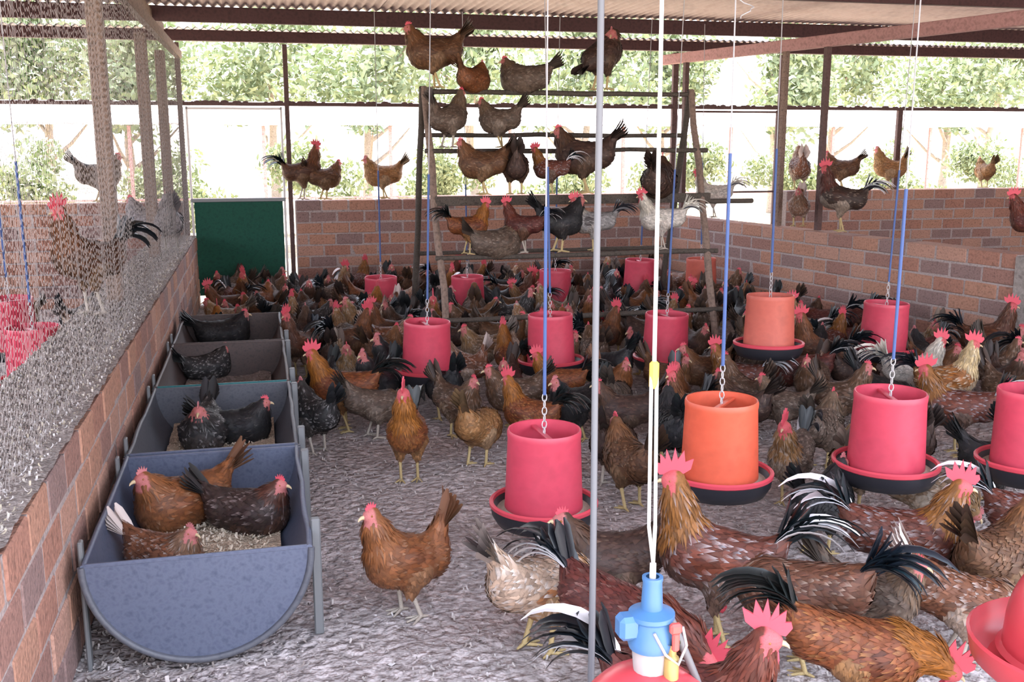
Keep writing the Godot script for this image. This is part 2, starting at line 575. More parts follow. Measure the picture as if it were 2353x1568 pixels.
# ---------------------------------------------------------------- outside
func leaf_mesh(n: int, sz: Vector3, leaf: float, seed_: int, c0: Color, c1: Color) -> ArrayMesh:
	var r := RandomNumberGenerator.new()
	r.seed = seed_
	var b := MB.new()
	var lobes := []
	for k in 9:
		lobes.append([Vector3(r.randf_range(-0.6, 0.6), r.randf_range(-0.55, 0.6), r.randf_range(-0.6, 0.6)), r.randf_range(0.3, 0.5)])
	for k in n:
		var lb: Array = lobes[r.randi() % 9]
		var d := Vector3(r.randfn(), r.randfn(), r.randfn()).normalized() * pow(r.randf(), 0.4)
		var p: Vector3 = (lb[0] + d * lb[1]) * sz
		var u := Vector3(r.randfn(), r.randfn(), r.randfn()).normalized()
		var w := u.cross(Vector3(r.randfn(), r.randfn(), r.randfn())).normalized()
		var l := leaf * r.randf_range(0.6, 1.3)
		var col := c0.lerp(c1, r.randf())
		b.quad(p - u * l, p + w * l * 0.45, p + u * l, p - w * l * 0.45, col)
	return b.mesh()

func tree_trunk(h: float, rad: float, seed_: int) -> ArrayMesh:
	var r := RandomNumberGenerator.new()
	r.seed = seed_
	var b := MB.new()
	var lean := r.randf_range(-0.18, 0.18)
	var pts := []
	var rr := []
	for k in 7:
		var t := k / 6.0
		pts.append(Vector3(lean * h * t * t, h * t, r.randf_range(-0.05, 0.05)))
		rr.append(rad * (1.0 - 0.65 * t))
	b.tube(pts, rr, 8)
	for k in 5:
		var p: Vector3 = pts[2 + k % 4]
		var a := r.randf() * TAU
		var q := p + Vector3(cos(a), 0.9, sin(a)) * h * 0.3
		b.tube([p, p.lerp(q, 0.5) + Vector3(0, -0.08, 0), q], [rad * 0.45, rad * 0.3, rad * 0.12], 6)
	return b.mesh()

func build_outside():
	var g := base("ground", Vector3.ZERO); structure(g, "pale sunlit ground outside")
	boxpart("earth", Vector3(2.5, -0.3, -24), Vector3(120, 0.2, 26), M.earth, g, 0.0)
	boxpart("earth", Vector3(2.5, -0.3, 12), Vector3(120, 0.2, 21), M.earth, g, 0.0)
	boxpart("earth", Vector3(-31, -0.3, -4.5), Vector3(52, 0.2, 12), M.earth, g, 0.0)
	boxpart("earth", Vector3(36, -0.3, -4.5), Vector3(52, 0.2, 12), M.earth, g, 0.0)
	# white-roofed shelter beyond the yard
	var s := base("yard_shelter", Vector3(3, -0.2, -16.5))
	tag(s, "long low shelter with a glaring white roof behind the far openings", "shelter")
	boxpart("roof", Vector3(0, 2.22, -0.9), Vector3(26, 0.03, 2.3), M.whiteroof, s, 0.0, Basis(Vector3.RIGHT, 0.17))
	for k in 14:
		boxpart("post", Vector3(-12.6 + k * 1.94, 1.0, 0.1), Vector3(0.05, 2.0, 0.05), M.pinkbeam, s)
	boxpart("rail", Vector3(0, 0.9, 0.1), Vector3(26, 0.03, 0.03), M.pinkbeam, s)
	# trees and bushes
	var pale0 := Color(0.19, 0.235, 0.125)
	var pale1 := Color(0.33, 0.37, 0.23)
	var crowns := []
	var trunks := []
	for k in 3:
		crowns.append(leaf_mesh(5200, Vector3(2.3, 1.9, 1.8), 0.1, 100 + k, pale0, pale1))
		trunks.append(tree_trunk(3.4, 0.13, 200 + k))
	var bush := []
	for k in 3:
		bush.append(leaf_mesh(3600, Vector3(1.5, 1.1, 0.9), 0.075, 300 + k, pale0, pale1))
	var n := 0
	for p in [[-7.6, -23.4, 1.0], [-2.6, -23.2, 1.0], [2.4, -23.5, 1.0], [7.4, -23.2, 1.0], [12.4, -23.4, 1.0], [17.4, -23.6, 1.0], [-10.4, -27.9, 1.12], [-5.0, -27.6, 1.12], [0.4, -27.8, 1.12], [5.8, -28, 1.12], [11.2, -27.8, 1.12], [16.6, -27.9, 1.12], [22.0, -28, 1.12]]:
		var t := base("pale_tree", Vector3(p[0], -0.2, p[1]), n * 1.3)
		t.scale = Vector3.ONE * float(p[2])
		put(trunks[n % 3], "trunk", M.bark, t)
		var c := put(crowns[n % 3], "crown", M.leaf, t)
		c.position = Vector3(0, 3.5, 0)
		c.rotation.y = n * 0.7
		c.set_meta("kind", "stuff")
		tag(t, "sun-bleached green tree standing outside beyond the openings", "tree", "trees outside the poultry house")
		n += 1
	for k in 12:
		var t := base("pale_bush", Vector3(-9.0 + k * 2.5, -0.2, -19.95 - rng.randf() * 0.2), PI * (k % 2))
		t.scale = Vector3(0.8, 0.95, 0.8)
		var c := put(bush[k % 3], "leaves", M.leaf, t)
		c.position = Vector3(0, 0.95, 0)
		tag(t, "sun-bleached bush growing under and behind the white-roofed shelter", "bush", "bushes outside the poultry house")

# ---------------------------------------------------------------- roost
func bar(called: String, a: Vector3, b: Vector3, r: float, m: Material, parent: Node, wob := 0.0) -> MeshInstance3D:
	var mb := MB.new()
	var pts := []
	var rr := []
	var steps := 8 if wob > 0 else 2
	for k in steps:
		var t := k / float(steps - 1)
		pts.append(a.lerp(b, t) + Vector3(rng.randfn(), rng.randfn(), rng.randfn()) * wob * (0.0 if k == 0 or k == steps - 1 else 1.0))
		rr.append(r * (1.0 + rng.randf_range(-0.1, 0.1)))
	mb.tube(pts, rr, 8)
	return put(mb.mesh(), called, m, parent)

func build_roost():
	var o := base("roost_frame", Vector3(2.3, 0, -7.8))
	tag(o, "dark A-shaped perching frame with several rungs in the middle of the house", "perch")
	var top := 1.95
	var xl := -1.07
	var xr := 1.08
	var zn := 1.05
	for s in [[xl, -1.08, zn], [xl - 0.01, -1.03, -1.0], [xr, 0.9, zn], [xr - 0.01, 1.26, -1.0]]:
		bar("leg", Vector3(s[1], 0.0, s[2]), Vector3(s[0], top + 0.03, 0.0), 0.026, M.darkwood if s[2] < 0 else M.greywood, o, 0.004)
	bar("perch", Vector3(xl - 0.03, top, 0), Vector3(xr + 0.03, top, 0), 0.019, M.darkwood, o, 0.003)
	for h in [1.515, 0.77, 0.36]:
		var z: float = zn * (1.0 - h / top)
		bar("perch", Vector3(xl - 0.04, h, z + 0.02), Vector3(lerpf(0.9, xr, h / top) + 0.08, h, z + 0.02), 0.018, M.darkwood, o, 0.003)
	boxpart("board", Vector3(0, 1.16, zn * (1.0 - 1.16 / top) + 0.02), Vector3(2.14, 0.07, 0.03), M.darkwood, o)
	for h in [1.63, 0.66, 0.2]:
		var z: float = -1.0 * (1.0 - h / top)
		bar("perch", Vector3(xl - 0.0, h, z - 0.02), Vector3(lerpf(1.26, xr, h / top) + 0.02, h, z - 0.02), 0.018, M.darkwood, o, 0.003)
	bar("side_brace", Vector3(xr - 0.1, 1.13, 0.42), Vector3(xr + 0.42, 1.12, 0.3), 0.018, M.darkwood, o)

# ---------------------------------------------------------------- nest troughs
func build_troughs():
	var R := 0.33
	var y0 := 0.365
	var specs := [
		[-3.03, -4.12, "drum_blue", "drum_blue", "blue-grey half-drum nest trough standing on steel legs by the left wall"],
		[-4.14, -5.28, "drum_grey", "drum_blue", "grey half-drum nest trough behind the blue-grey one"],
		[-5.30, -6.42, "drum_brown", "teal", "dark half-drum nest trough with a teal end plate, third along the wall"],
		[-6.44, -7.5, "drum_brown", "drum_brown", "dark brown half-drum nest trough farthest along the wall"]]
	var idx := 0
	for s in specs:
		var ln: float = s[0] - s[1]
		var o := base("nest_trough", Vector3(-0.228, 0, s[0]))
		tag(o, s[4], "nest trough", "half-drum nest troughs along the left wall")
		# shell: two skins of a half cylinder with rolled rims
		var b := MB.new()
		var seg := 28
		var wob := FastNoiseLite.new()
		wob.seed = 17 + idx
		wob.frequency = 2.2
		for side in 2:
			var r := R - side * 0.006
			var s0 := b.v.size()
			for i in seg + 1:
				var a := PI * i / seg
				for j in 9:
					var z := -ln * j / 8.0
					var d := Vector3(-cos(a), -sin(a), 0)
					var rr := r + (wob.get_noise_2d(i * 0.05, z * 1.0) * 0.018 if j > 0 and j < 8 else 0.0)
					b.v.append(Vector3(0, y0, z) + d * rr)
					b.n.append(d if side == 0 else -d)
					b.c.append(Color.WHITE)
			for i in seg:
				for j in 8:
					var p := s0 + i * 9 + j
					for q in [p, p + 1, p + 9, p + 1, p + 10, p + 9]: b.i.append(q)
		put(b.mesh(), "shell", M[s[2]], o)
		for sx in [-1.0, 1.0]:
			bar("rim", Vector3(sx * (R - 0.003), y0, -0.004), Vector3(sx * (R - 0.003), y0, -ln + 0.004), 0.009, M[s[2]], o, 0.002)
		# end plates, near and far: a half disc with a rolled lip
		for e in 2:
			var zz := -0.012 if e == 0 else -ln + 0.012
			var pb := MB.new()
			for f in 2:
				var zf := zz + (0.006 if f == 0 else -0.006)
				var nn := Vector3(0, 0, 1.0 if f == 0 else -1.0)
				for i in seg:
					var a0 := PI * i / seg
					var a1 := PI * (i + 1) / seg
					pb.tri(Vector3(0, y0, zf), Vector3(-cos(a0), -sin(a0), 0) * (R - 0.004) + Vector3(0, y0, zf), Vector3(-cos(a1), -sin(a1), 0) * (R - 0.004) + Vector3(0, y0, zf), Color.WHITE, nn)
			pb.box(Vector3(0, y0, zz), Vector3(2 * R, 0.014, 0.014), 0.004)
			var pm: Material = M[s[3]] if e == 0 else M[s[2]]
			var plate := put(pb.mesh(), "end_plate", pm, o)
			var lip := MB.new()
			var pts := []
			var rr2 := []
			for i in seg + 1:
				var a := PI * i / seg
				pts.append(Vector3(-cos(a) * (R + 0.003), y0 - sin(a) * (R + 0.003), zz + (0.006 if e == 0 else -0.006)))
				rr2.append(0.011)
			lip.tube(pts, rr2, 8)
			put(lip.mesh(), "lip", M.drum_grey if idx < 2 else pm, plate)
		for sx in [-1.0, 1.0]:
			for zz in [-0.16, -ln + 0.16]:
				if sx < 0: boxpart("leg", Vector3(sx * (R + 0.012), 0.21, zz * 0.5 if zz > -0.2 else zz), Vector3(0.014, 0.42, 0.035), M.steel, o)
				else: boxpart("leg", Vector3(sx * (R + 0.024), 0.2, zz), Vector3(0.03, 0.4, 0.03), M.steel, o)
		# bedding of shavings
		var bb := MB.new()
		var nse := FastNoiseLite.new()
		nse.seed = 40 + idx
		nse.frequency = 5.0
		var lvl := 0.165
		var gx := 22
		var gz := 40
		for j in gz + 1:
			for i in gx + 1:
				var x := lerpf(-0.245, 0.245, i / float(gx))
				var z := lerpf(-0.03, -ln + 0.03, j / float(gz))
				var edge := absf(x) / 0.245
				b = bb
				bb.v.append(Vector3(x, lvl + edge * edge * 0.02 + nse.get_noise_2d(x, z + s[0]) * 0.022, z))
				bb.n.append(Vector3(-(nse.get_noise_2d(x + 0.02, z + s[0]) - nse.get_noise_2d(x - 0.02, z + s[0])) * 0.55, 1, 0).normalized())
				bb.c.append(Color.WHITE)
		for j in gz:
			for i in gx:
				var p := j * (gx + 1) + i
				for q in [p, p + 1, p + gx + 1, p + 1, p + gx + 2, p + gx + 1]: bb.i.append(q)
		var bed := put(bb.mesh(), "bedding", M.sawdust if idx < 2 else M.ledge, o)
		bed.set_meta("kind", "stuff")
		idx += 1

# ---------------------------------------------------------------- feeders
func make_feeder(called: String, at: Vector3, tube_mat: Material, label: String, cord_top: float, blue_from: float, tilt := 0.0):
	# at: the centre of the tube's open top
	var o := base(called, Vector3(at.x, at.y - 0.36, at.z))
	tag(o, label, "feeder", "hanging tube feeders")
	var piv := o
	piv.rotation = Vector3(tilt, rng.randf() * TAU, tilt * 0.6)
	var t := MB.new()
	t.lathe([Vector2(0.146, 0.05), Vector2(0.149, 0.06), Vector2(0.1475, 0.075), Vector2(0.137, 0.325), Vector2(0.139, 0.335), Vector2(0.139, 0.352), Vector2(0.136, 0.36), Vector2(0.131, 0.358), Vector2(0.1295, 0.325), Vector2(0.140, 0.06)], 40)
	put(t.mesh(), "tube", tube_mat, o)
	var p := MB.new()
	p.lathe([Vector2(0.0, -0.012), Vector2(0.15, -0.012), Vector2(0.178, -0.002), Vector2(0.197, 0.03), Vector2(0.202, 0.062), Vector2(0.192, 0.066), Vector2(0.16, 0.026), Vector2(0.12, 0.018), Vector2(0.0, 0.018)], 40)
	put(p.mesh(), "pan", M.pan, o)
	var r := MB.new()
	r.lathe([Vector2(0.199, 0.060), Vector2(0.206, 0.066), Vector2(0.207, 0.078), Vector2(0.2, 0.084), Vector2(0.192, 0.08), Vector2(0.19, 0.068), Vector2(0.199, 0.060)], 40)
	put(r.mesh(), "pan_rim", M.rim_red if tube_mat != M.orange else M.rim_red, o)
	var f := MB.new()
	f.lathe([Vector2(0.186, 0.046), Vector2(0.16, 0.052), Vector2(0.135, 0.066), Vector2(0.0, 0.07)], 28)
	put(f.mesh(), "feed", M.feed, o).set_meta("kind", "stuff")
	var f2 := MB.new()
	f2.lathe([Vector2(0.137, 0.16), Vector2(0.06, 0.2), Vector2(0.0, 0.215)], 24)
	put(f2.mesh(), "feed_inside", M.feed, o).set_meta("kind", "stuff")
	var h := MB.new()
	h.box(Vector3(0, 0.335, 0), Vector3(0.262, 0.012, 0.022), 0.003)
	put(h.mesh(), "hanger_bar", tube_mat, o)
	# short chain
	var ch := MB.new()
	for k in 6:
		var pts := []
		var rr := []
		for q in 9:
			var a := TAU * q / 8.0
			var e := Vector3(cos(a) * 0.009, sin(a) * 0.016, 0)
			if k % 2 == 1: e = Vector3(0, e.y, e.x)
			pts.append(Vector3(0, 0.35 + k * 0.026, 0) + e)
			rr.append(0.0022)
		ch.tube(pts, rr, 5, Color.WHITE, false)
	put(ch.mesh(), "chain", M.galv, o)
	var c0 := 0.49
	var c1 := blue_from - o.position.y
	var c2 := cord_top - o.position.y
	bar("cord", Vector3(0, c0, 0), Vector3(0, c1, 0), 0.007, M.rope_blue, o)
	bar("wire", Vector3(0, c1, 0), Vector3(0, c2, 0), 0.003, M.rope_grey, o)
	return o

func build_feeders():
	var list := [
		[0.992, 0.539, -3.55, "red", "red tube feeder over a wide black pan, hanging in front of the birds"],
		[1.674, 0.629, -3.476, "orange", "orange tube feeder with a dark pan, right of the white cord"],
		[2.371, 0.628, -3.435, "red", "pinkish red tube feeder right of the orange one"],
		[2.933, 0.636, -3.3, "red", "red tube feeder cut off by the right edge of the picture"],
		[0.921, 0.542, -5.919, "red", "red tube feeder of the middle row, the one closest to the troughs"],
		[1.715, 0.542, -5.979, "red", "red tube feeder of the middle row with its pan showing"],
		[2.498, 0.504, -6.056, "red", "red tube feeder of the middle row right of the hose, partly hidden by birds"],
		[2.889, 0.703, -5.41, "salmon", "dull salmon tube feeder hung high in the middle row"],
		[3.832, 0.583, -5.674, "red", "dark red tube feeder hanging before the brick partition"],
		[1.699, 0.452, -8.537, "red", "small-looking red feeder behind the perch frame, left of the blue cord"],
		[2.495, 0.472, -8.609, "red", "red feeder behind the perch frame at the blue cord"],
		[3.32, 0.532, -8.698, "red", "red feeder behind the perch frame, left of the white cord"],
		[4.02, 0.50, -8.9, "salmon", "orange-red feeder hanging at the far end of the brick partition"],
		[0.98, 0.44, -8.75, "red", "dark red feeder half buried in the crowd left of the perch frame"],
		[-1.531, 0.64, -6.794, "red", "red feeder behind the netting of the left pen, the farther one"],
		[-1.214, 0.616, -5.848, "red", "red feeder behind the netting of the left pen, the nearer and larger one"]]
	for q in list:
		var zz: float = q[2]
		make_feeder("tube_feeder", Vector3(q[0], q[1], zz), M[q[3]], q[4], 2.62, q[1] + rng.randf_range(0.75, 0.95), rng.randf_range(-0.03, 0.03))
	# a loose wire tangle on the orange feeder's line
	var w := MB.new()
	var pts := []
	var rr := []
	for k in 26:
		var a := k * 0.62
		pts.append(Vector3(cos(a) * 0.03 * (1.0 + 0.4 * sin(k * 1.7)), 0.12 - k * 0.008, sin(a) * 0.02))
		rr.append(0.0022)
	w.tube(pts, rr, 5)
	var o := put(w.mesh(), "wire_loop", M.rope_grey)
	o.position = Vector3(1.70, 2.1, -3.476)
	tag(o, "thin loose wire loop tangled on the line of the orange feeder", "wire")

# ---------------------------------------------------------------- bell drinkers, hose
func make_bell(o: Node3D, r: float):
	var b := MB.new()
	var prof := []
	for k in 13:
		var a := PI * 0.5 * k / 12.0
		prof.append(Vector2(r * sin(a) * 0.93 + 0.001, 0.1 + 0.22 * cos(a) * (r / 0.19)))
	prof.append(Vector2(r * 0.95, 0.06)); prof.append(Vector2(r * 1.02, 0.05))
	b.lathe(prof, 40)
	put(b.mesh(), "bell", M.bell, o)
	var l := MB.new()
	l.lathe([Vector2(r * 0.9, 0.02), Vector2(r * 1.15, 0.0), Vector2(r * 1.32, 0.03), Vector2(r * 1.38, 0.085), Vector2(r * 1.34, 0.09), Vector2(r * 1.25, 0.035), Vector2(r * 1.1, 0.015), Vector2(r * 0.9, 0.03)], 40)
	put(l.mesh(), "trough_lip", M.bell, o)

func build_drinkers():
	var at := Vector3(0.652, 0.36, -1.605)
	var o := base("bell_drinker", at)
	tag(o, "red bell drinker with a blue valve on a white cord, cropped by the bottom edge", "drinker", "bell drinkers")
	make_bell(o, 0.17)
	var top := 0.1 + 0.22 * 0.17 / 0.19
	var vb := MB.new()
	vb.lathe([Vector2(0.03, top - 0.02), Vector2(0.034, top + 0.03), Vector2(0.028, top + 0.045)], 16)
	put(vb.mesh(), "clear_neck", M.valve_clear, o)
	var sp := MB.new()
	sp.lathe([Vector2(0.014, top - 0.01), Vector2(0.014, top + 0.03), Vector2(0.009, top + 0.035), Vector2(0.009, top + 0.055), Vector2(0.016, top + 0.06)], 12, Vector3(0.028, 0, 0.03))
	put(sp.mesh(), "spring", M.brass, o)
	var vv := MB.new()
	var y := top + 0.035
	vv.lathe([Vector2(0.02, y), Vector2(0.04, y + 0.005), Vector2(0.044, y + 0.02), Vector2(0.036, y + 0.058), Vector2(0.042, y + 0.064), Vector2(0.042, y + 0.072), Vector2(0.02, y + 0.08), Vector2(0.0175, y + 0.13), Vector2(0.019, y + 0.135), Vector2(0.019, y + 0.14), Vector2(0.012, y + 0.14)], 24)
	vv.box(Vector3(-0.045, y + 0.05, 0.0), Vector3(0.04, 0.045, 0.04), 0.008)
	put(vv.mesh(), "valve", M.valve_blue, o)
	var cl := MB.new()
	cl.box(Vector3(0.03, y + 0.055, 0.04), Vector3(0.022, 0.02, 0.014), 0.004)
	cl.box(Vector3(0.03, y + 0.03, 0.042), Vector3(0.013, 0.035, 0.01), 0.003)
	put(cl.mesh(), "clip", M.clip, o)
	var wl := MB.new()
	wl.tube([Vector3(-0.01, y + 0.05, 0.04), Vector3(0.01, y + 0.01, 0.046), Vector3(0.035, y - 0.012, 0.046), Vector3(0.052, y + 0.02, 0.04), Vector3(0.045, y + 0.055, 0.036)], [0.003, 0.003, 0.003, 0.003, 0.003], 6)
	put(wl.mesh(), "bail", M.valve_clear, o)
	# white cord: two strands from the valve to a knot, then up through the yellow adjuster
	var tp := y + 0.135
	var knot := tp + 0.03
	var adj := 1.19 - at.y
	var lean := Vector3(0.03, 0, -0.1)
	bar("cord", Vector3(0, tp - 0.01, 0), Vector3(0, knot, 0), 0.006, M.cord_white, o)
	var ap := Vector3(0.012, adj, -0.05)
	for s in [-1.0, 1.0]:
		bar("cord", Vector3(0, knot, 0), Vector3(0.006 * s, lerpf(knot, adj, 0.2), -0.01), 0.0035, M.cord_white, o)
		bar("cord", Vector3(0.006 * s, lerpf(knot, adj, 0.2), -0.01), ap + Vector3(0.005 * s, 0, 0), 0.0035, M.cord_white, o)
	bar("cord", ap, ap + lean + Vector3(0, 2.62 - 1.19, 0), 0.004, M.cord_white, o)
	boxpart("adjuster", ap, Vector3(0.017, 0.05, 0.012), M.yellow, o)
	# grey hose: down from the roof beside the cord, round below and up into the valve
	var hb := MB.new()
	var cv := Curve3D.new()
	cv.add_point(Vector3(0.75, 2.66, -2.26))
	cv.add_point(Vector3(0.71, 1.5, -2.12), Vector3(0.006, 0.4, -0.01), Vector3(-0.006, -0.4, 0.01))
	cv.add_point(Vector3(0.648, 0.44, -1.93), Vector3(0.02, 0.3, -0.05), Vector3(-0.01, -0.2, 0.03))
	cv.add_point(Vector3(0.70, 0.13, -1.83), Vector3(-0.06, 0.02, 0), Vector3(0.06, -0.01, 0.02))
	cv.add_point(Vector3(0.80, 0.37, -1.66), Vector3(0.02, -0.2, -0.02), Vector3(-0.01, 0.12, 0.01))
	cv.add_point(Vector3(0.735, 0.64, -1.60), Vector3(0.03, 0.0, 0), Vector3(-0.03, 0, 0))
	cv.add_point(at + Vector3(0.035, y + 0.06, 0))
	var pts := []
	var rr := []
	for k in 70:
		pts.append(cv.sample_baked(cv.get_baked_length() * k / 69.0))
		rr.append(0.0074)
	hb.tube(pts, rr, 10)
	var hose := put(hb.mesh(), "water_hose", M.hose)
	tag(hose, "grey water hose hanging from the roof down to the blue valve", "hose")
	# second drinker, cut by the right edge
	o = base("bell_drinker", Vector3(1.87, 0.33, -1.87))
	tag(o, "red bell drinker at the right edge near the bottom corner", "drinker", "bell drinkers")
	make_bell(o, 0.19)
	bar("cord", Vector3(0, 0.31, 0), Vector3(0, 2.28, 0), 0.004, M.cord_white, o)

# ---------------------------------------------------------------- the flock
func smooth_body(bones: Array, cell: float) -> Dictionary:
	var lo := Vector3(9, 9, 9)
	var hi := -lo
	for b in bones:
		var r: float = maxf(b[2], b[3])
		for e in 2:
			var p: Vector3 = b[e]
			lo = lo.min(p - Vector3(r, r, r)); hi = hi.max(p + Vector3(r, r, r))
	lo -= Vector3.ONE * cell * 2.5
	hi += Vector3.ONE * cell * 2.5
	var nx := int((hi.x - lo.x) / cell) + 2
	var ny := int((hi.y - lo.y) / cell) + 2
	var nz := int((hi.z - lo.z) / cell) + 2
	var f := PackedFloat32Array()
	f.resize(nx * ny * nz)
	f.fill(1.0)
	for b in bones:
		var a: Vector3 = b[0]
		var e: Vector3 = b[1]
		var ra: float = b[2]
		var rb: float = b[3]
		var k: float = b[5]
		var m := maxf(ra, rb) + k + cell
		var l := ((a.min(e) - Vector3(m, m, m) - lo) / cell).floor()
		var u := ((a.max(e) + Vector3(m, m, m) - lo) / cell).ceil()
		var ae := e - a
		var il := 1.0 / maxf(ae.length_squared(), 1e-9)
		for z in range(maxi(int(l.z), 0), mini(int(u.z) + 1, nz)):
			for y in range(maxi(int(l.y), 0), mini(int(u.y) + 1, ny)):
				var row := (z * ny + y) * nx
				for x in range(maxi(int(l.x), 0), mini(int(u.x) + 1, nx)):
					var p := lo + Vector3(x, y, z) * cell - a
					var t := clampf(p.dot(ae) * il, 0.0, 1.0)
					var d := (p - ae * t).length() - ra - (rb - ra) * t
					var g := f[row + x]
					var h := k - absf(g - d)
					f[row + x] = minf(g, d) - (h * h * 0.25 / k if h > 0.0 else 0.0)
	var V := PackedVector3Array()
	var N := PackedVector3Array()
	var I := PackedInt32Array()
	var id := PackedInt32Array()
	id.resize(nx * ny * nz)
	id.fill(-1)
	var sy := nx
	var sz := nx * ny
	var off := [0, 1, sy, sy + 1, sz, sz + 1, sz + sy, sz + sy + 1]
	var edges := [[0, 1], [2, 3], [4, 5], [6, 7], [0, 2], [1, 3], [4, 6], [5, 7], [0, 4], [1, 5], [2, 6], [3, 7]]
	var cor := [Vector3(0, 0, 0), Vector3(1, 0, 0), Vector3(0, 1, 0), Vector3(1, 1, 0), Vector3(0, 0, 1), Vector3(1, 0, 1), Vector3(0, 1, 1), Vector3(1, 1, 1)]
	var lim := cell * 2.0
	for z in nz - 1:
		for y in ny - 1:
			for x in nx - 1:
				var q := z * sz + y * sy + x
				if absf(f[q]) > lim: continue
				var neg := 0
				for k in 8:
					if f[q + off[k]] < 0.0: neg += 1
				if neg == 0 or neg == 8: continue
				var s := Vector3.ZERO
				var c := 0
				for ed in edges:
					var d0 := f[q + off[ed[0]]]
					var d1 := f[q + off[ed[1]]]
					if (d0 < 0.0) != (d1 < 0.0):
						s += (cor[ed[0]] as Vector3).lerp(cor[ed[1]], d0 / (d0 - d1))
						c += 1
				id[q] = V.size()
				V.append(lo + (Vector3(x, y, z) + s / c) * cell)
				var g := Vector3(f[q + 1] - f[q] + f[q + sy + 1] - f[q + sy] + f[q + sz + 1] - f[q + sz] + f[q + sz + sy + 1] - f[q + sz + sy],
					f[q + sy] - f[q] + f[q + sy + 1] - f[q + 1] + f[q + sz + sy] - f[q + sz] + f[q + sz + sy + 1] - f[q + sz + 1],
					f[q + sz] - f[q] + f[q + sz + 1] - f[q + 1] + f[q + sz + sy] - f[q + sy] + f[q + sz + sy + 1] - f[q + sy + 1])
				N.append(g.normalized())
	for z in range(1, nz - 1):
		for y in range(1, ny - 1):
			for x in range(1, nx - 1):
				var q := z * sz + y * sy + x
				if id[q] < 0 and absf(f[q]) > lim: continue
				var neg := f[q] < 0.0
				for ax in 3:
					var st: int = [1, sy, sz][ax]
					if neg == (f[q + st] < 0.0): continue
					var s1: int = [sy, sz, 1][ax]
					var s2: int = [sz, 1, sy][ax]
					var a := id[q]
					var b := id[q - s1]
					var c := id[q - s1 - s2]
					var d := id[q - s2]
					if a < 0 or b < 0 or c < 0 or d < 0: continue
					if neg: I.append_array([a, c, b, a, d, c])
					else: I.append_array([a, b, c, a, c, d])
	# region and flow of each vertex: those of the nearest bone
	var R := PackedInt32Array()
	var W := PackedVector3Array()
	for p in V:
		var best := 9.0
		var rg := 0
		var fl := Vector3.LEFT
		for b in bones:
			var ae: Vector3 = b[1] - b[0]
			var pa: Vector3 = p - b[0]
			var t := clampf(pa.dot(ae) / maxf(ae.length_squared(), 1e-9), 0.0, 1.0)
			var d := (pa - ae * t).length() - lerpf(b[2], b[3], t)
			if d < best:
				best = d; rg = b[4]; fl = b[6]
		R.append(rg); W.append(fl)
	return {v = V, n = N, i = I, r = R, w = W}

